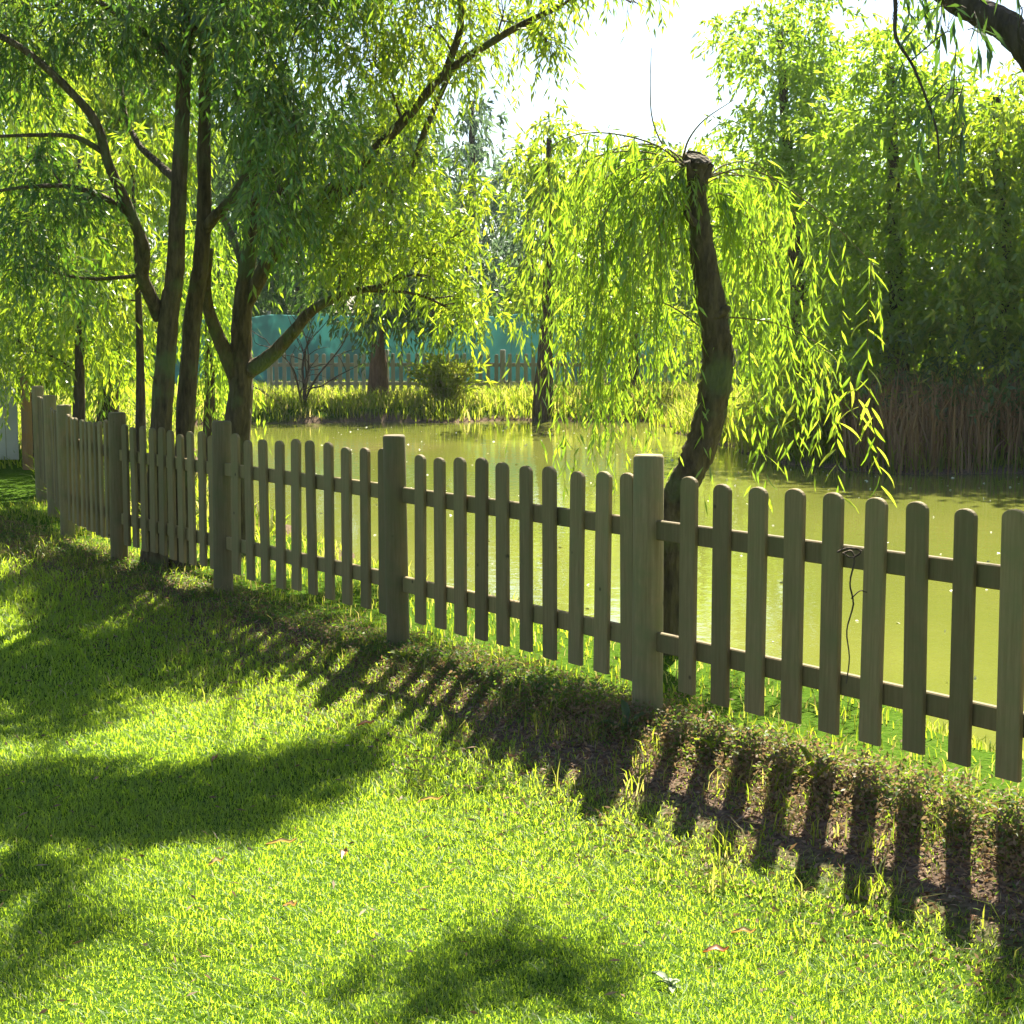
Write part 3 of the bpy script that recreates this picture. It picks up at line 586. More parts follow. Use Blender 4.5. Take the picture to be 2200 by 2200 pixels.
# lawn in depth bands, thinner with distance
PX, PY, PH, PW = [], [], [], []
for y0, y1, dens, hh, ww in ((2.9, 4.6, 17000, .027, .0027), (4.6, 6.2, 15500, .028, .0029), (6.2, 8.2, 9500, .031, .0038), (8.2, 11, 4500, .04, .0055), (11, 17, 1800, .06, .008)):
    x0, x1 = -.33 * y1 - .6, .33 * y1 + .6
    X, Y = scatter(int(dens * (x1 - x0) * (y1 - y0)), x0, x1, y0, y1)
    t, n = fence_tn(X, Y)
    keep = rng.uniform(0, 1, len(X)) < np.clip((-n - .15 - np.clip(.3 - .15 * t, 0, .36)) / .4, 0.08, 1) * np.clip(1 - .25 * patch_noise(X * 1.7, Y * 1.7), .5, 1)
    keep &= (n < .1)
    X, Y, n = X[keep], Y[keep], n[keep]
    PX.append(X); PY.append(Y); PH.append(hh * rng.uniform(.5, 1.25, len(X)) * (1 + .35 * patch_noise(X * 3, Y * 3)) * (1 + .35 * np.exp(-((n + 1.0) / .3) ** 2))); PW.append(ww * rng.uniform(.7, 1.3, len(X)))
X, Y, H, W = map(np.concatenate, (PX, PY, PH, PW))
P = np.stack([X, Y, ground_z(X, Y) - .004], -1)
vv = np.clip(rng.beta(6, 6, len(X)) * .8 + .14 * patch_noise(X * .9, Y * .9) + (rng.uniform(0, 1, len(X)) < .02) * .5, 0, 1)
blades(P, H, W, M_GRASS, 'lawn_grass', .85, .6, vv, 'bright sunlit mown lawn grass in front of the picket fence', 'grass')

# longer grass on the pond bank behind the fence
X, Y = scatter(80000, -5, 4.6, 4.0, 19)
t, n = fence_tn(X, Y); e = pond_dist(X, Y)
k = (n > .12) & (e > -.05) & (n < 5) & (rng.uniform(0, 1, len(X)) < .75 + .5 * patch_noise(X * 2, Y * 2))
X, Y, e = X[k], Y[k], e[k]
blades(np.stack([X, Y, ground_z(X, Y) - .01], -1), rng.uniform(.03, .10, len(X)) * (1 + .6 * np.exp(-(e / .3) ** 2)), rng.uniform(.004, .008, len(X)), M_TALLGRASS, 'bank_grass', .5, .4, None,
       'unmown grass on the near pond bank behind the fence', 'grass')
# tufts along the fence foot
X = []; Y = []
for k in range(330):
    t = rng.uniform(-3, 11); n = rng.normal(-.32, .3)
    if n > .1: continue
    c = F0 + FD * t + FN * n
    q = rng.integers(6, 22); X.append(c[0] + rng.normal(0, .035, q)); Y.append(c[1] + rng.normal(0, .035, q))
X, Y = np.concatenate(X), np.concatenate(Y)
blades(np.stack([X, Y, ground_z(X, Y) - .006], -1), rng.uniform(.04, .13, len(X)), rng.uniform(.003, .006, len(X)), M_TALLGRASS, 'fence_tufts', .7, .6, None,
       'ragged grass tufts growing along the foot of the picket fence', 'grass')
# far bank: tall rank grass
X, Y = scatter(45000, -9, 5.5, 32.3, 42)
e = pond_dist(X, Y); k = (e > -.1) & (rng.uniform(0, 1, len(X)) < .75 + .4 * patch_noise(X, Y)); X, Y, e = X[k], Y[k], e[k]
blades(np.stack([X, Y, ground_z(X, Y) - .02], -1), rng.uniform(.15, .42, len(X)) * (1 + .4 * patch_noise(X * 1.3, Y)) * np.where(Y > 36.5, .6, 1), rng.uniform(.012, .03, len(X)), M_TALLGRASS, 'far_bank_grass', .5, .5, None,
       'tall yellow green grass along the far pond bank below the fence', 'grass')
X, Y = scatter(30000, 2.4, 9, 22.2, 36); e = pond_dist(X, Y); k = (e > -.15) & (e < 3); X, Y = X[k], Y[k]
blades(np.stack([X, Y, ground_z(X, Y) - .02], -1), rng.uniform(.15, .5, len(X)), rng.uniform(.012, .03, len(X)), M_TALLGRASS, 'right_bank_grass', .5, .5, None,
       'rough grass along the water edge of the right bank', 'grass')
# left side undergrowth behind the fence
X, Y = scatter(26000, -12, -2.0, 14, 32); t, n = fence_tn(X, Y)
k = (pond_dist(X, Y) > 0) & ((n > .2) | (Y > 21.5)) & ~((Y < 21) & (X < -3.5 - (Y - 14) * .33)) & (rng.uniform(0, 1, len(X)) < .7 + .5 * patch_noise(X, Y)); X, Y = X[k], Y[k]
blades(np.stack([X, Y, ground_z(X, Y) - .02], -1), rng.uniform(.15, .42, len(X)), rng.uniform(.012, .025, len(X)), M_TALLGRASS, 'undergrowth', .6, .6, None,
       'rough green undergrowth beneath the left hand trees', 'grass')
# right bank scrub foot + dead reeds
X, Y = scatter(9000, 4.4, 13, 22.0, 26.5); k = pond_dist(X, Y) > -.15; X, Y = X[k], Y[k]
blades(np.stack([X, Y, ground_z(X, Y) - .05], -1), rng.uniform(.5, 1.3, len(X)), rng.uniform(.012, .03, len(X)), M_REED, 'dead_reeds', .22, .25, None,
       'dense brown dead reeds under the dark trees on the right bank', 'reeds')

def flat_leaves(C, L, W, mat, name, v, tilt=.5, label=None, cat=None):
    n = len(C)
    a = rng.uniform(0, 2 * math.pi, n)
    d = np.stack([np.cos(a), np.sin(a), rng.normal(0, tilt, n)], -1); d = norm(d)
    r = rng.normal(0, 1, (n, 3)); r[:, 2] += 1.2; s = norm(np.cross(d, r)); u = norm(np.cross(s, d))
    L, W = L[:, None], W[:, None]
    V = np.stack([C, C + d * L * .45 + s * W * .5 + u * L * .06, C + d * L, C + d * L * .45 - s * W * .5 + u * L * .06], 1).reshape(-1, 3)
    i = np.arange(n)[:, None] * 4
    return tag(obj(name, make_mesh(name, V, i + np.array([0, 1, 2, 3]), None, mat, np.repeat(v, 4))), label, cat, kind='stuff')

# low leafy cover and dead leaves on the strip under the fence
cx, cy, cz = [], [], []
for k in range(1500):
    t = rng.uniform(-4, 10) if k % 2 else rng.uniform(-4, 2.5); n = rng.normal(-.08, .17)
    if n < -.95: continue
    c = F0 + FD * t + FN * n; q = rng.integers(30, 90)
    hgt = rng.uniform(.015, .10) * (1.1 if t < .6 else .55) * math.exp(-(abs(n + .08) / .6) ** 2)
    cx.append(c[0] + rng.normal(0, .07, q)); cy.append(c[1] + rng.normal(0, .07, q)); cz.append(rng.uniform(0, hgt, q))
X, Y, Z = map(np.concatenate, (cx, cy, cz))
flat_leaves(np.stack([X, Y, ground_z(X, Y) + Z], -1), rng.uniform(.010, .030, len(X)), rng.uniform(.005, .013, len(X)), M_COVER, 'ground_cover',
            np.clip(rng.beta(1.2, 1.1, len(X)) + np.where(fence_tn(X, Y)[0] < .3, .22, 0) + .25 * patch_noise(X * 2.3, Y * 2.3), 0, 1), .8, 'low half dried leafy ground cover along the fence foot', 'ground cover')
t = rng.uniform(-4, 10, 36000); n = rng.normal(-.42, .36, 36000); k = n > -1.35; t, n = t[k], n[k]
X, Y = F0[0] + FD[0] * t + FN[0] * n, F0[1] + FD[1] * t + FN[1] * n
flat_leaves(np.stack([X, Y, ground_z(X, Y) + .006], -1), rng.uniform(.012, .04, len(X)), rng.uniform(.005, .013, len(X)), M_LITTER, 'leaf_litter', rng.uniform(0, 1, len(X)), .5,
            'brown dead leaf litter on the bare strip by the fence', 'leaf litter')
X, Y = scatter(1500, -3.5, 2.5, 3.2, 10); t, n = fence_tn(X, Y); k = n < -.5; X, Y = X[k], Y[k]
flat_leaves(np.stack([X, Y, ground_z(X, Y) + .035], -1), rng.uniform(.02, .05, len(X)), rng.uniform(.004, .01, len(X)), M_LITTER, 'lawn_litter', rng.uniform(0, 1, len(X)), .4,
            'small dry leaf scraps scattered over the lawn', 'leaf litter')
# pale floating specks that stand in for sun glitter on the water
X, Y = scatter(900, -3, 12, 9, 32); k = pond_dist(X, Y) < -.5; X, Y = X[k], Y[k]
flat_leaves(np.stack([X, Y, np.full(len(X), WATER_Z + .004)], -1), rng.uniform(.012, .05, len(X)), rng.uniform(.012, .04, len(X)), M_GLITTER, 'glitter_specks', rng.uniform(0, 1, len(X)), 0.02,
            'pale floating specks imitating sun glitter on the pond', 'glitter specks')

# ---------------------------------------------------------------- picket fences
def picket_mesh(name, w, h, th, mat, arc=9, ch=.004):
    r = w / 2
    def outline(k):
        pts = [(-r + k, 0), (r - k, 0)]
        for i in range(arc + 1):
            a = math.pi * i / arc
            pts.append(((r - k) * math.cos(a), h - r * .62 + (r * .62 - k * .6) * math.sin(a)))
        return pts
    o, inn = outline(0), outline(ch)
    n = len(o); V = []
    for y, pl in ((-th / 2, inn), (-th / 2 + ch, o), (th / 2 - ch, o), (th / 2, inn)):
        V += [(x, y, z) for x, z in pl]
    Q = []
    for k in range(3):
        for i in range(n):
            j = (i + 1) % n
            Q.append((k * n + i, k * n + j, (k + 1) * n + j, (k + 1) * n + i))
    me = bpy.data.meshes.new(name)
    me.from_pydata(V, [], [tuple(q) for q in Q] + [tuple(range(n))[::-1], tuple(range(3 * n, 4 * n))])
    me.materials.append(mat); me.update()
    return me

def box_mesh(name, L, hgt, th, mat, ch=.004):
    V = []; 
    for x in (0, L):
        for y, z in ((-th / 2 + ch, 0), (th / 2 - ch, 0), (th / 2, ch), (th / 2, hgt - ch), (th / 2 - ch, hgt), (-th / 2 + ch, hgt), (-th / 2, hgt - ch), (-th / 2, ch)):
            V.append((x, y, z))
    F = [(i, (i + 1) % 8, 8 + (i + 1) % 8, 8 + i) for i in range(8)] + [tuple(range(8))[::-1], tuple(range(8, 16))]
    me = bpy.data.meshes.new(name); me.from_pydata(V, [], F); me.materials.append(mat); me.update()
    return me

def post_mesh(name, r, h, mat, sides=18, seed=0):
    q = np.random.default_rng(seed)
    rings = [(-.3, r), (h * .3, r * 1.01), (h * .7, r * .99), (h - .012, r * .985), (h, r * .88)]
    V = []; wob = 1 + q.normal(0, .012, sides)
    for z, rr in rings:
        for i in range(sides):
            a = 2 * math.pi * i / sides
            V.append((rr * wob[i] * math.cos(a), rr * wob[i] * math.sin(a), z))
    F = []
    for k in range(len(rings) - 1):
        for i in range(sides):
            j = (i + 1) % sides
            F.append((k * sides + i, k * sides + j, (k + 1) * sides + j, (k + 1) * sides + i))
    F.append(tuple(range((len(rings) - 1) * sides, len(rings) * sides)))
    me = bpy.data.meshes.new(name); me.from_pydata(V, [], F); me.materials.append(mat); me.update()
    for p in me.polygons: p.use_smooth = len(p.vertices) == 4
    for e in me.edges: pass
    return me

FENCE_POSTS = [(2.86, 3.27), (1.73, 5.06), (.548, 6.93), (-.576, 8.71), (-1.771, 10.6), (-2.78, 12.25), (-3.60, 14.05), (-4.22, 16.0), (-4.87, 18.0)]
fence = empty('picket_fence', (.548, 6.93, 0.0))
tag(fence, 'weathered grey brown picket fence with round posts between lawn and pond', 'fence')
fo = np.array([.548, 6.93, 0.0])
pm = [picket_mesh('picket', .094 + d, .835 + e, .021, M_WOOD) for d, e in ((0, 0), (.004, .009), (-.004, -.008), (.001, .013))]
ptm = [post_mesh('post', .058 + .002 * k, 1.062, M_POST, seed=k) for k in range(3)]
def post_base(q):
    t, n = fence_tn(np.array([q[0]]), np.array([q[1]])); return -.0214 * float(np.clip(t[0], -5, 9))
for k, q in enumerate(FENCE_POSTS):
    o = obj('post', ptm[k % 3], fence, (q[0] - fo[0], q[1] - fo[1], post_base(q)))
    o.rotation_euler = (random.uniform(-.015, .015), random.uniform(-.015, .015), random.uniform(0, 6))
for k in range(len(FENCE_POSTS) - 1):
    B, A = np.array(FENCE_POSTS[k]), np.array(FENCE_POSTS[k + 1])          # A left / far, B right / near
    d = B - A; L = float(np.linalg.norm(d)); d /= L; nrm = np.array([-d[1], d[0]])   # nrm points to the pond
    if nrm[1] < 0: nrm = -nrm
    zA, zB = post_base(A), post_base(B); rz = math.atan2(d[1], d[0]); sl = math.atan2(zB - zA, L)
    sag = random.uniform(-.006, .006)
    for hz in (.275, .725):
        rm = box_mesh('rail', L - .075, .078, .028, M_WOOD)
        o = obj('rail', rm, fence, (A[0] + d[0] * .0375 - fo[0] + nrm[0] * .012, A[1] + d[1] * .0375 - fo[1] + nrm[1] * .012, zA + hz + sag))
        o.rotation_euler = (0, -sl, rz)
    st = (.25, .27, .26, .24, .22, .2, .2, .2)[k]
    pitch = (L - .115 - st) / 9.0
    for i in range(10):
        s = st + pitch * i + random.uniform(-.004, .004)
        c = A + d * s - nrm * .0135
        o = obj('picket', pm[random.randrange(4)], fence, (c[0] - fo[0], c[1] - fo[1], zA + (zB - zA) * s / L + .137 + sag + random.uniform(-.009, .009)))
        o.rotation_euler = (random.uniform(-.008, .008), random.uniform(-.014, .014), rz + random.uniform(-.035, .035))

# fence across the water
far_fence = empty('picket_fence', (0, 37.6, -.16))
tag(far_fence, 'distant brown picket fence on the far pond bank in front of teal screen', 'fence')
fpm = picket_mesh('picket', .085, .82, .022, M_FARWOOD, 5); fpt = post_mesh('post', .06, .98, M_FARWOOD, 10)
for i in range(5):
    obj('post', fpt, far_fence, (-5.2 + 2.5 * i, .0, 0))
for i in range(4):
    for hz in (.22, .62):
        o = obj('rail', box_mesh('rail', 2.38, .08, .03, M_FARWOOD), far_fence, (-5.14 + 2.5 * i, .0, hz))
    for j in range(14):
        o = obj('picket', fpm, far_fence, (-5.2 + 2.5 * i + .15 + j * .17, -.03, .08 + random.uniform(-.015, .015)))
        o.rotation_euler = (0, random.uniform(-.012, .012), 0)

# teal netting behind it
scr = empty('windbreak_screen', (0, 42.5, -.2))
tag(scr, 'teal green netting screen stretched behind the far fence', 'screen')
nx2 = 120; xs2 = np.linspace(-8.5, 4.2, nx2)
yw = .09 * np.sin(xs2 * 4.7) + .06 * np.sin(xs2 * 2.1 + 1)
topz = 1.72 + .06 * np.sin(xs2 * 1.14 + .8) + .02 * np.sin(xs2 * 5.1)
V = []
for off in (-.006, .006):
    for z in np.linspace(0, 1, 7):
        V.append(np.stack([xs2, yw * (1 + .3 * z) + off, z * topz], -1))
V = np.concatenate(V); Q = []
for sidx in (0, 1):
    for r in range(6):
        b = (sidx * 7 + r) * nx2
        for i in range(nx2 - 1):
            q = (b + i, b + i + 1, b + nx2 + i + 1, b + nx2 + i); Q.append(q if sidx == 0 else q[::-1])
obj('netting', make_mesh('netting', V, Q, None, M_TEAL, smooth=True), scr)
spm = post_mesh('post', .04, 1.85, M_FARWOOD, 8)
for i in range(6): obj('post', spm, scr, (-8.4 + i * 2.5, .2, 0))

# pale boarded fence at the far left
bf = empty('board_fence', (-8.0, 21.2, -.2))
tag(bf, 'pale grey green boarded fence with brown posts at the far left', 'fence')
bm_ = box_mesh('board', .145, 1.24, .02, M_SCREEN)
for i in range(24):
    o = obj('board', bm_, bf, (-1.6 + i * .15, random.uniform(-.004, .004), .04))
bpm = post_mesh('post', .065, 1.32, M_BROWNPOST, 12)
for xq in (-1.4, .35, 2.13): obj('post', bpm, bf, (xq, -.09, 0))

# ---------------------------------------------------------------- foliage
def leaf_quads(B, D, S, L, W, fold=0.0):
    L, W = L[:, None], W[:, None]; U = np.cross(D, S)
    V = np.stack([B, B + D * L * .42 + S * W * .5 + U * W * fold, B + D * L - np.array([0, 0, 1.]) * L * .06, B + D * L * .42 - S * W * .5 + U * W * fold], 1)
    return V.reshape(-1, 3)

def strand_field(starts, out, Ln, m, leaf, width, spread=.8, droop=1.0, r=None, twig=None):
    """strands that leave 'starts' along 'out', bend down, and carry m leaves each"""
    n = len(starts)
    u = (np.arange(m)[None, :] + r.uniform(0, 1, (n, m))) / m
    Ln = Ln[:, None, None]; uu = u[..., None]
    down = np.array([0, 0, -1.0])
    pos = starts[:, None, :] + out[:, None, :] * Ln * (uu - .45 * uu ** 2) * 1.0 + down * Ln * droop * uu ** 1.6 * .8
    tan = norm(out[:, None, :] * (1 - .9 * uu) + down * droop * 1.28 * uu ** .6)
    pos = pos.reshape(-1, 3); tan = tan.reshape(-1, 3); k = len(pos)
    side = norm(np.cross(tan, r.normal(0, 1, (k, 3))))
    D = norm(tan * r.uniform(.5, 1.0, (k, 1)) + side * r.uniform(.25, 1.0, (k, 1)) * spread + down * .25 * droop)
    S = norm(np.cross(D, r.normal(0, 1, (k, 3))))
    L = leaf * r.uniform(.6, 1.2, k); W = width * r.uniform(.75, 1.2, k)
    v = np.clip(np.repeat(r.beta(2, 2, n), m) * .55 + r.uniform(0, .45, k), 0, 1)
    if twig is not None:
        us = np.linspace(0, 1, 5)[None, :, None]
        c = starts[:, None, :] + out[:, None, :] * Ln * (us - .45 * us ** 2) + down * Ln * droop * us ** 1.6 * .8
        a = norm(np.cross(out, np.array([.2, .1, 1.0]))); b = norm(np.cross(out, a))
        V = []
        for kk in range(3):
            an = kk * 2.094
            V.append(c + (a * math.cos(an) + b * math.sin(an))[:, None, :] * twig[0] * (1 - .7 * us))
        V = np.stack(V, 2).reshape(-1, 3)          # n,5,3
        base = (np.arange(n) * 15)[:, None, None]; s_ = (np.arange(4) * 3)[None, :, None]; j = np.arange(3)[None, None, :]; j2 = (j + 1) % 3
        Q = np.stack([base + s_ + j, base + s_ + j2, base + s_ + 3 + j2, base + s_ + 3 + j], -1).reshape(-1, 4)
        twig[1].add(V, Q)
    return leaf_quads(pos, D, S, L, W), v

def crown_from_blobs(bl, cover, leaf, width, slen, m, droop, r, twig=None, spread=.8, clumps=9, shell=.45):
    Vs, vs = [], []
    for b in bl:
        c = np.array(b[:3]); R = np.array(b[3:6])
        A = math.pi * R[0] * (R[2] if R[2] != .22 else R[1] * 2.2)  # flat blobs are the added shade casters and get denser leaves
        nl = cover * A / (leaf * width * .30); n = max(4, int(nl / m))
        sub = r.normal(0, 1, (clumps, 3)); sub = norm(sub) * (r.uniform(shell, 1.0, (clumps, 1)))
        wgt = r.uniform(.3, 1, clumps); wgt /= wgt.sum()
        pick = r.choice(clumps, n, p=wgt)
        loc = sub[pick] + r.normal(0, .26, (n, 3))
        st = c + loc * R + np.array([0, 0, slen * .35 * droop])
        out = norm(loc * R + r.normal(0, .35, (n, 3)) + np.array([0, 0, .25]))
        V, v = strand_field(st, out, slen * r.uniform(.45, 1.25, n), m, leaf, width, spread, droop, r, twig)
        Vs.append(V); vs.append(np.repeat(v, 4))
    V = np.concatenate(Vs); v = np.concatenate(vs)
    return V, np.arange(len(V)).reshape(-1, 4), v

def build_tree(name, key, label, group, mat, bark, cover, leaf, width, slen, m, droop, seed, twigs=True, spread=.8, clumps=9, category='tree', sides=10):
    d = DATA[key]; r = np.random.default_rng(seed)
    base = np.array(d['trunk'][0][0][:3]); base[2] = min(base[2], gz(base[0], base[1]))
    root = empty(name, base); tag(root, label, category, group)
    skel = []
    for k, p in enumerate(d['trunk']):
        p = [list(q) for q in p]
        p[0][2] = gz(p[0][0], p[0][1]) - .12
        p[0][3] *= 1.25
        pt = Parts(); skel.append(tube(p, 14 if sides > 8 else 8, 6, .10, pt, seed + k)); obj('trunk', pt.mesh('trunk', bark, base, True), root)
    for k, p in enumerate(d['limbs']):
        pt = Parts(); skel.append(tube(p, sides, 5, .08, pt, seed + 20 + k)); obj('limb', pt.mesh('limb', bark, base, True), root)
    S = np.concatenate(skel)
    # secondary branches into every clump of the crown
    tw = Parts()
    for b in d['blobs']:
        c = np.array(b[:3]); R = np.array(b[3:6])
        dd = np.linalg.norm(S[:, :3] - c - np.array([0, 0, -.3 * R[2]]), axis=1) + np.where(S[:, 2] > c[2] + .2, .6, 0)
        s0 = S[int(np.argmin(dd))]
        L = np.linalg.norm(c - s0[:3]); rr = min(s0[3] * .55, max(.006, .012 * L + .006))
        mid = (s0[:3] + c) / 2 + r.normal(0, .10, 3) * L + np.array([0, 0, .12 * L])
        tube([(*s0[:3], rr), (*mid, rr * .75), (*c, rr * .5)], 6, 4, .05, tw, 0)
        for q in range(6):
            e = c + norm(r.normal(0, 1, 3) + np.array([0, 0, .25])) * R * r.uniform(.6, 1.0)
            a = mid + (c - mid) * r.uniform(.2, 1.0); mm = (a + e) / 2 + r.normal(0, .06, 3) * np.linalg.norm(e - a) + np.array([0, 0, .08 * np.linalg.norm(e - a)])
            tube([(*a, rr * .42), (*mm, rr * .3), (*e, rr * .12)], 4, 3, 0, tw, 0, False)
    fine = Parts() if twigs else None
    V, Q, v = crown_from_blobs(d['blobs'], cover, leaf, width, slen, m, droop, r, (.0022, fine) if twigs else None, spread, clumps)
    if twigs and fine.V:
        tw.add(np.concatenate(fine.V), np.concatenate(fine.Q))
    if tw.V: tag(obj('branches', tw.mesh('branches', bark, base, True), root), kind='stuff')
    tag(obj('crown', make_mesh('crown', V - base, Q, None, mat, v), root), kind='stuff')
    return root

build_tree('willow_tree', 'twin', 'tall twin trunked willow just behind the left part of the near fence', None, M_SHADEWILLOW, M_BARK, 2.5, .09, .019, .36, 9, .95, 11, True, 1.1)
build_tree('willow_tree', 'forked', 'leaning willow forked low into three limbs beside the water left of centre', None, M_WILLOW, M_BARK, 2.1, .09, .018, .36, 9, .95, 12, True, 1.1)
build_tree('overhanging_tree', 'overhang', 'tree reaching a thick dark bare branch into the top right corner', None, M_DARKLEAF, M_BARK2, 1.1, .09, .014, .28, 7, 1.2, 13)

build_tree('slim_tree', 'slim_near', 'slim straight trunked young tree just left of the twin trunked willow', 'young trees behind the left of the fence', M_WILLOW, M_BARK2, 1.8, .11, .02, .4, 8, .9, 21)
build_tree('slim_tree', 'slim_far', 'slender tree behind the farthest visible post of the near fence', 'young trees behind the left of the fence', M_WILLOW, M_BARK2, 2.2, .12, .026, .45, 8, .8, 22, False)
build_tree('leafy_tree', 'left_bush', 'bushy yellow green tree above the pale boarded fence at left edge', 'trees behind on the left', M_WILLOW, M_BARK2, 3.0, .14, .032, .5, 8, .8, 23, False)
build_tree('leafy_tree', 'left_tall', 'tall sunlit tree filling the gap behind the twin trunked willow', 'trees behind on the left', M_WILLOW, M_BARK2, 3.0, .15, .034, .55, 8, .8, 24, False)
build_tree('weeping_bush', 'curtain', 'bright hanging curtain of willow leaves between twin trunks and forked trunk', None, M_WEEP, M_BARK2, 2.6, .13, .024, .8, 9, 1.5, 25, False)
build_tree('poplar_tree', 'poplar', 'slender upright tree with dark straight trunk at the far water edge', None, M_WILLOW, M_BARK2, 1.8, .18, .05, .6, 7, .6, 26, False)
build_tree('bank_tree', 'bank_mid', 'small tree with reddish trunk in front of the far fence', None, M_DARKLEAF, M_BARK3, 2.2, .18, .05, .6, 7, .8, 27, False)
build_tree('bank_tree', 'bank_right', 'leafy young tree on the far bank behind the left edge of the weeping willow', None, M_WILLOW, M_BARK2, 1.5, .18, .05, .6, 7, .8, 38, False)
build_tree('background_tree', 'teal_back_left', 'broad tree rising behind the teal screen on its left', 'trees beyond the screen', M_DARKLEAF, M_BARK2, 2.6, .28, .08, 1.0, 7, .6, 28, False)
build_tree('background_tree', 'blue_left', 'hazy blue green tree with pointed top left of the sky gap', 'trees beyond the screen', M_BLUELEAF, M_BARK2, 2.0, .35, .10, 1.1, 7, .5, 29, False)
build_tree('background_tree', 'blue_mid', 'blue green tree directly left of the slender upright tree', 'trees beyond the screen', M_BLUELEAF, M_BARK2, 2.0, .30, .09, 1.0, 7, .5, 30, False)
build_tree('background_tree', 'back_mid', 'pale green tree behind the left half of the weeping willow', 'trees beyond the screen', M_WILLOW, M_BARK2, 2.4, .28, .08, .9, 7, .6, 31, False)
build_tree('background_tree', 'back_right', 'light green tree behind the trunk of the weeping willow', 'trees beyond the screen', M_WILLOW, M_BARK2, 2.6, .28, .08, .9, 7, .6, 32, False)
build_tree('bank_willow', 'willow_left', 'tallest airy willow on the right bank beside the sky gap', 'willows on the right bank', M_WEEP, M_BARK2, 2.2, .15, .045, .5, 7, .45, 33, False, 1.15, 14)
build_tree('bank_willow', 'willow_mid', 'dense bright willow on the right bank over dark shade', 'willows on the right bank', M_WEEP, M_BARK2, 3.4, .15, .045, .5, 7, .45, 34, False, 1.15, 14)
build_tree('bank_willow', 'willow_right', 'willow at the right picture edge above the brown reeds', 'willows on the right bank', M_WILLOW, M_BARK2, 3.4, .15, .045, .5, 7, .45, 35, False, 1.15, 14)
build_tree('bank_willow', 'right_far', 'willow just beyond the right picture edge', 'willows on the right bank', M_WILLOW, M_BARK2, 2.8, .15, .045, .5, 7, .45, 36, False, 1.15, 14)

for k_, lab in enumerate(('dark tree low on the horizon at the far left', 'round tree showing between the forked limbs above the teal screen', 'far green tree filling the horizon behind the centre of the pond', 'far tree behind the right side of the weeping willow crown', 'far tree closing the horizon behind the right bank willows')):
    build_tree('horizon_tree', 'horizon%d' % k_, lab, 'row of trees along the horizon', M_DARKLEAF, M_BARK2, 2.2, .42, .13, 1.2, 7, .5, 90 + k_, False)
build_tree('bank_willow', 'right_back', 'shadowy tree deep behind the right bank willows above the reeds', 'willows on the right bank', M_DARKLEAF, M_BARK2, 2.4, .22, .06, .7, 8, .7, 37, False)

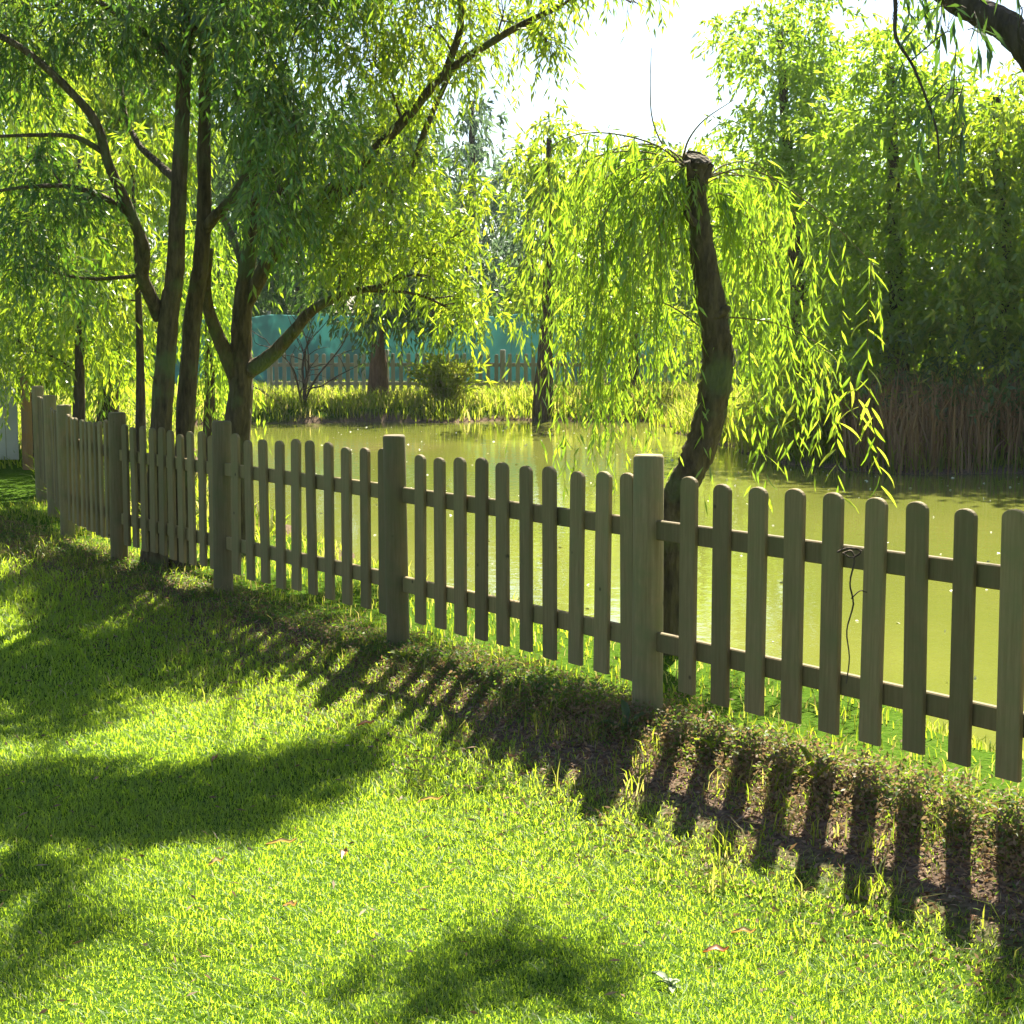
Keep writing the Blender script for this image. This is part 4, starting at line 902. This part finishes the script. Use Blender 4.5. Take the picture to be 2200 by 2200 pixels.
# ---------------------------------------------------------------- the weeping willow by the fence
def weeping():
    d = DATA['weeping']; r = np.random.default_rng(55)
    base = np.array(d['trunk'][0][:3]); base[2] = gz(base[0], base[1])
    root = empty('weeping_willow', base)
    tag(root, 'small weeping willow with curved pollarded trunk and trailing bright leaves behind the fence', 'tree')
    tp = [list(q) for q in d['trunk']]; tp[0][2] = base[2] - .12; tp[0][3] *= 1.2
    pt = Parts(); tube(tp, 20, 8, .13, pt, 5); obj('trunk', pt.mesh('trunk', M_BARK, base, True), root)
    for sp in d['stub']:
        pb = Parts(); tube(sp, 12, 4, .14, pb, 3); obj('stub', pb.mesh('stub', M_BARK, base, True), root)
    st, out, ln = [], [], []
    x_tr = base[0] + .18
    for a in d['arches']:
        pb = Parts(); C = tube(a, 6, 5, .04, pb, 1, False)
        obj('branch', pb.mesh('branch', M_TWIG, base, True), root)
        L = len(C); right = C[-1, 0] > x_tr
        for q in range(7 if right else 15):
            i = min(L - 1, int(L * (.44 + .56 * r.uniform(0, 1) ** .85)))
            tdir = norm(C[min(i + 1, L - 1), :3] - C[i - 1, :3])
            st.append(C[i, :3] + r.normal(0, .02, 3)); out.append(norm(tdir * .8 + r.normal(0, .8, 3) * np.array([1, 1, .6])))
            z = C[i, 2]; lim = max(.3, z - r.uniform(.8, 1.25))
            ln.append(min(lim, r.uniform(.2, 1.75)))
        for q in range(4):
            i = max(1, int(L * r.uniform(.2, .5)))
            tdir = norm(C[i, :3] - C[i - 1, :3]); st.append(C[i, :3]); out.append(norm(tdir + r.normal(0, .8, 3) + np.array([0, .7, .35]))); ln.append(r.uniform(.14, .4))
    tw = Parts()
    V, v = strand_field(np.array(st), np.array(out) * .42, np.array(ln), 22, .086, .0125, .8, 1.25, r, (.0016, tw))
    top = np.array(d['trunk'][-3][:3]); n2 = 60
    o2 = norm(r.normal(0, 1, (n2, 3)) * np.array([1, .8, .35]) + np.array([-.45, .5, .3])); s2 = top + o2 * np.array([1, .8, .5]) * r.uniform(.08, .34, (n2, 1)) + np.array([-.05, .08, -.03])
    V2, v2 = strand_field(s2, o2, r.uniform(.15, .38, n2), 14, .07, .0105, .9, .55, r, (.0016, tw))
    V = np.concatenate([V, V2]); v = np.concatenate([v, v2])
    tag(obj('twigs', tw.mesh('twigs', M_TWIG, base), root), kind='stuff')
    tag(obj('crown', make_mesh('crown', V - base, np.arange(len(V)).reshape(-1, 4), None, M_WEEP, np.repeat(v, 4)), root), kind='stuff')
    for k, a in enumerate(d['twig']):
        pb = Parts(); tube(a, 5, 4, 0, pb, 1, False); obj('twig', pb.mesh('twig', M_TWIG, base, True), root)
    # the strands hanging free of the crown, leaf by leaf
    lm = []
    for k in range(4):
        Lh, Wd = .10 + .012 * k, .017; pv = []; cv = .012 * (k - 1.2)
        for i, (u, w) in enumerate(((0, .12), (.2, .75), (.45, 1.0), (.72, .7), (1, .03))):
            y = cv * math.sin(u * 2.6); pv += [(u * Lh, -w * Wd / 2, y + .002), (u * Lh, 0, y), (u * Lh, w * Wd / 2, y + .002)]
        Q = []
        for i in range(4):
            b = i * 3; Q += [(b, b + 1, b + 4, b + 3), (b + 1, b + 2, b + 5, b + 4)]
        lm.append(make_mesh('leaf', pv, Q, None, M_WEEP, np.full(15, (.2, .5, .8, .95)[k]), True))
    for h in d['hang']:
        a, e = np.array(h[:3]), np.array(h[3:]); n = 9; pts = []
        for i in range(n):
            u = i / (n - 1); pts.append((*(a + (e - a) * u + np.array([.02 * math.sin(u * 5 + a[0] * 9), .015 * math.sin(u * 4), 0])), .0024 * (1 - .6 * u)))
        pb = Parts(); C = tube(pts, 5, 3, 0, pb, 1, False)
        s = obj('strand', pb.mesh('strand', M_TWIG, base, True), root)
        Lg = np.linalg.norm(e - a); k = int(Lg / .043)
        for i in range(k):
            u = (i + .6) / k; c = C[min(len(C) - 1, int(u * len(C))), :3]
            ang = (0 if i % 2 else math.pi) + random.gauss(0, .55)
            o = obj('leaf', lm[random.randrange(4)], s, tuple(c - base))
            o.rotation_euler = (random.uniform(-.9, .9), math.radians(random.uniform(42, 68)), ang)
            sc = random.uniform(.75, 1.2); o.scale = (sc, sc, sc)
    return root
weeping()

# ---------------------------------------------------------------- shrubs, weeds and small things
def shrub(name, label, cat, loc, n, hgt, spread, leaf, width, mat, seed, m=12):
    r = np.random.default_rng(seed); b = np.array([loc[0], loc[1], gz(loc[0], loc[1])])
    root = empty(name, b); tag(root, label, cat)
    tw = Parts(); st = np.zeros((n, 3)); out = norm(r.normal(0, 1, (n, 3)) * np.array([spread, spread, .2]) + np.array([0, 0, 1.0])); ln = hgt * r.uniform(.5, 1.1, n)
    st[:, :2] = r.normal(0, spread * hgt * .25, (n, 2))
    V, v = strand_field(st, out * 1.4, ln, m, leaf, width, .8, .25, r, (.004, tw))
    obj('stems', tw.mesh('stems', M_TWIG), root)
    tag(obj('foliage', make_mesh('foliage', V, np.arange(len(V)).reshape(-1, 4), None, mat, np.repeat(v, 4)), root), kind='stuff')
shrub('waterside_shrub', 'bright green bushy plant on the far bank in front of the picket fence', 'shrub', (-1.3, 34.6), 130, 1.5, .35, .22, .05, M_TALLGRASS, 71)
shrub('waterside_shrub', 'low willow scrub at the waterline left of the dark reeds', 'shrub', (4.3, 24.2), 200, 1.9, .6, .16, .04, M_WILLOW, 72)
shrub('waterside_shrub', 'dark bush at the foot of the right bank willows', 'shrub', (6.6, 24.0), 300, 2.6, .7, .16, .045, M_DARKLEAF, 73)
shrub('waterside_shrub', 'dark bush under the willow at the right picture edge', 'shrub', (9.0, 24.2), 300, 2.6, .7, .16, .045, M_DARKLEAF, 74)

def bare_shrub(name, label, loc, hgt, seed, n=11):
    r = np.random.default_rng(seed); b = np.array([loc[0], loc[1], gz(loc[0], loc[1])]); root = empty(name, b); tag(root, label, 'shrub')
    for k in range(n):
        pt = Parts(); d = norm(np.array([r.normal(0, .6), r.normal(0, .5), 1.0])); p = np.zeros(3); pts = [(0, 0, -.05, .02)]
        for s in range(5):
            d = norm(d + r.normal(0, .25, 3)); p = p + d * hgt / 5 * r.uniform(.7, 1.2); pts.append((*p, .02 * (1 - s / 6)))
            q = p + norm(d + r.normal(0, .8, 3)) * hgt * .25; tube([(*p, .009), (*((p + q) / 2 + r.normal(0, .03, 3)), .007), (*q, .003)], 4, 3, 0, pt, 1, False)
        tube(pts, 5, 3, 0, pt, 1, False); obj('branch', pt.mesh('branch', M_BARK2, (0, 0, 0), True), root)
bare_shrub('bare_shrub', 'leafless dark twiggy shrub on the far bank left of centre', (-4.0, 33.4), 1.9, 81, 9)
bare_shrub('bare_shrub', 'low tangle of dead twigs at the left far waterline', (-5.0, 31.6), .8, 82, 14)

def weed(label, loc, n, L, W, mat, seed, vv=.4):
    r = random.Random(seed); root = empty('weed', (loc[0], loc[1], gz(loc[0], loc[1]))); tag(root, label, 'weed')
    pv = []
    for u, w, z in ((0, .25, 0), (.25, .6, .16), (.5, 1, .24), (.75, .8, .22), (1, .05, .1)):
        pv += [(u * L, -w * W / 2, z * L + .006), (u * L, 0, z * L), (u * L, w * W / 2, z * L + .006)]
    Q = []
    for i in range(4):
        b = i * 3; Q += [(b, b + 1, b + 4, b + 3), (b + 1, b + 2, b + 5, b + 4)]
    me = make_mesh('leaf', pv, Q, None, mat, np.full(15, vv), True)
    for i in range(n):
        o = obj('leaf', me, root, (0, 0, .005)); o.rotation_euler = (r.uniform(-.3, .3), r.uniform(-.6, .25), i * 6.283 / n + r.uniform(-.3, .3)); s = r.uniform(.6, 1.15); o.scale = (s, s, s)
weed('dark dandelion like rosette in the fence shadow below the tall round post', (0.444, 6.677), 11, 0.16, 0.035, M_DARKLEAF, 1, 0.8)
weed('pale silvery weed on the lawn near the bottom edge right of centre', (0.412, 4.369), 8, 0.055, 0.022, M_PALEWEED, 2, 0.5)
weed('leafy green weed in the picket shadows right of the tall round post', (0.743, 6.3), 9, 0.12, 0.03, M_TALLGRASS, 3, 0.3)
weed('grassy weed between picket shadows near the right end of the fence', (1.056, 5.898), 9, 0.15, 0.022, M_TALLGRASS, 4, 0.3)
weed('small broad leaved weed at the foot of the middle round post', (-0.529, 8.308), 7, 0.08, 0.04, M_TALLGRASS, 5, 0.5)


def curl_leaf(name, label, loc, L, W, v, rz, group=None, mat=None):
    pv = []
    for u, w, z in ((0, .1, .004), (.2, .7, .012), (.5, 1, .022), (.8, .6, .016), (1, .04, .028)):
        pv += [(u * L - L / 2, -w * W / 2, z + .008), (u * L - L / 2, 0, z), (u * L - L / 2, w * W / 2, z + .008)]
    Q = []
    for i in range(4):
        b = i * 3; Q += [(b, b + 1, b + 4, b + 3), (b + 1, b + 2, b + 5, b + 4)]
    o = obj(name, make_mesh(name, pv, Q, None, mat or M_ORANGE, np.full(15, v), True), None, (loc[0], loc[1], gz(loc[0], loc[1]) + .014)); o.rotation_euler = (.1, .05, rz)
    return tag(o, label, 'leaf', group)
curl_leaf('fallen_leaf', 'orange fallen leaf in grass at the edge of the middle fence shadows', (-0.618, 7.22), 0.07, 0.03, 0.1, 0.2)
curl_leaf('fallen_leaf', 'long pale yellow curled leaf lying left of centre on the sunlit lawn', (-0.758, 5.566), 0.1, 0.018, 1, 0.1)
curl_leaf('fallen_leaf', 'small orange leaf in the dark tree shadow on the left', (-1.188, 6.808), 0.04, 0.02, 0.2, 1.2)
curl_leaf('fallen_leaf', 'small orange leaf on bright lawn just right of the curled yellow one', (-0.542, 5.456), 0.045, 0.025, 0.35, 1.4)
curl_leaf('fallen_leaf', 'orange red fallen leaf near the bottom right of the lawn', (0.554, 4.587), 0.07, 0.03, 0.05, -0.2)
curl_leaf('fallen_leaf', 'narrow tan leaf just above the orange red leaf at bottom right', (0.648, 4.73), 0.07, 0.02, 0.8, -0.3)
curl_leaf('fallen_leaf', 'yellow leaf on the lawn below the rosette weed shadows', (-0.294, 6.133), 0.09, 0.016, 1, 0.05)
curl_leaf('fallen_leaf', 'pale dry leaf on the sunlit lawn at lower left', (-0.927, 5.308), 0.05, 0.025, 0.9, 0.4)
curl_leaf('fallen_leaf', 'short brown leaf on the lawn at lower left of centre', (-0.642, 4.891), 0.05, 0.02, 0.6, -0.5)
curl_leaf('fallen_leaf', 'orange leaf beside the picket shadow tips on the right', (1.369, 5.628), 0.06, 0.03, 0.1, 0.7)
curl_leaf('fallen_leaf', 'orange leaf caught in ground cover under the right hand pickets', (1.601, 6.841), 0.06, 0.03, 0.15, 0.3)
curl_leaf('fallen_leaf', 'dark orange leaf between picket shadows right of the rosette weed', (0.811, 6.372), 0.06, 0.03, 0, 1)


# dry vine hanging on the right hand panel
vn = Parts()
tube([[1.074, 5.62, 0.845, 0.004], [1.101, 5.617, 0.854, 0.0037], [1.111, 5.614, 0.819, 0.0034], [1.098, 5.611, 0.75, 0.0031], [1.11, 5.609, 0.681, 0.0029], [1.09, 5.606, 0.594, 0.0026], [1.1, 5.603, 0.507, 0.0023], [1.091, 5.6, 0.42, 0.002]], 5, 4, .1, vn, 3, False)
tube([[1.053, 5.6, 0.853, 0.004], [1.087, 5.6, 0.866, 0.0037], [1.13, 5.6, 0.856, 0.0035], [1.101, 5.6, 0.835, 0.0033], [1.07, 5.6, 0.849, 0.003]], 5, 4, .1, vn, 3, False)
tube([[1.105, 5.62, 0.697, 0.0025], [1.132, 5.62, 0.723, 0.002], [1.156, 5.62, 0.718, 0.0015]], 4, 3, .1, vn, 3, False)
tag(obj('dry_vine', vn.mesh('dry_vine', M_BARK2, (0, 0, 0), True)), 'thin dry vine stem hanging from the upper rail of the right panel', 'vine')


# ---------------------------------------------------------------- summer haze over the water
hm, hnt, hout = new_mat('summer_haze')
pv_ = N(hnt, 'ShaderNodeVolumePrincipled', Density=.0002, Anisotropy=.35)
pv_.inputs['Color'].default_value = (.93, .96, 1.0, 1)
hnt.links.new(pv_.outputs[0], hout.inputs['Volume'])
hv = [(x, y, z) for z in (-3.0, 26.0) for x, y in ((-90, -20), (90, -20), (90, 95), (-90, 95))]
haze = obj('haze', make_mesh('haze', hv, [(3, 2, 1, 0), (4, 5, 6, 7), (0, 1, 5, 4), (1, 2, 6, 5), (2, 3, 7, 6), (3, 0, 4, 7)], None, hm))
tag(haze, kind='stuff')
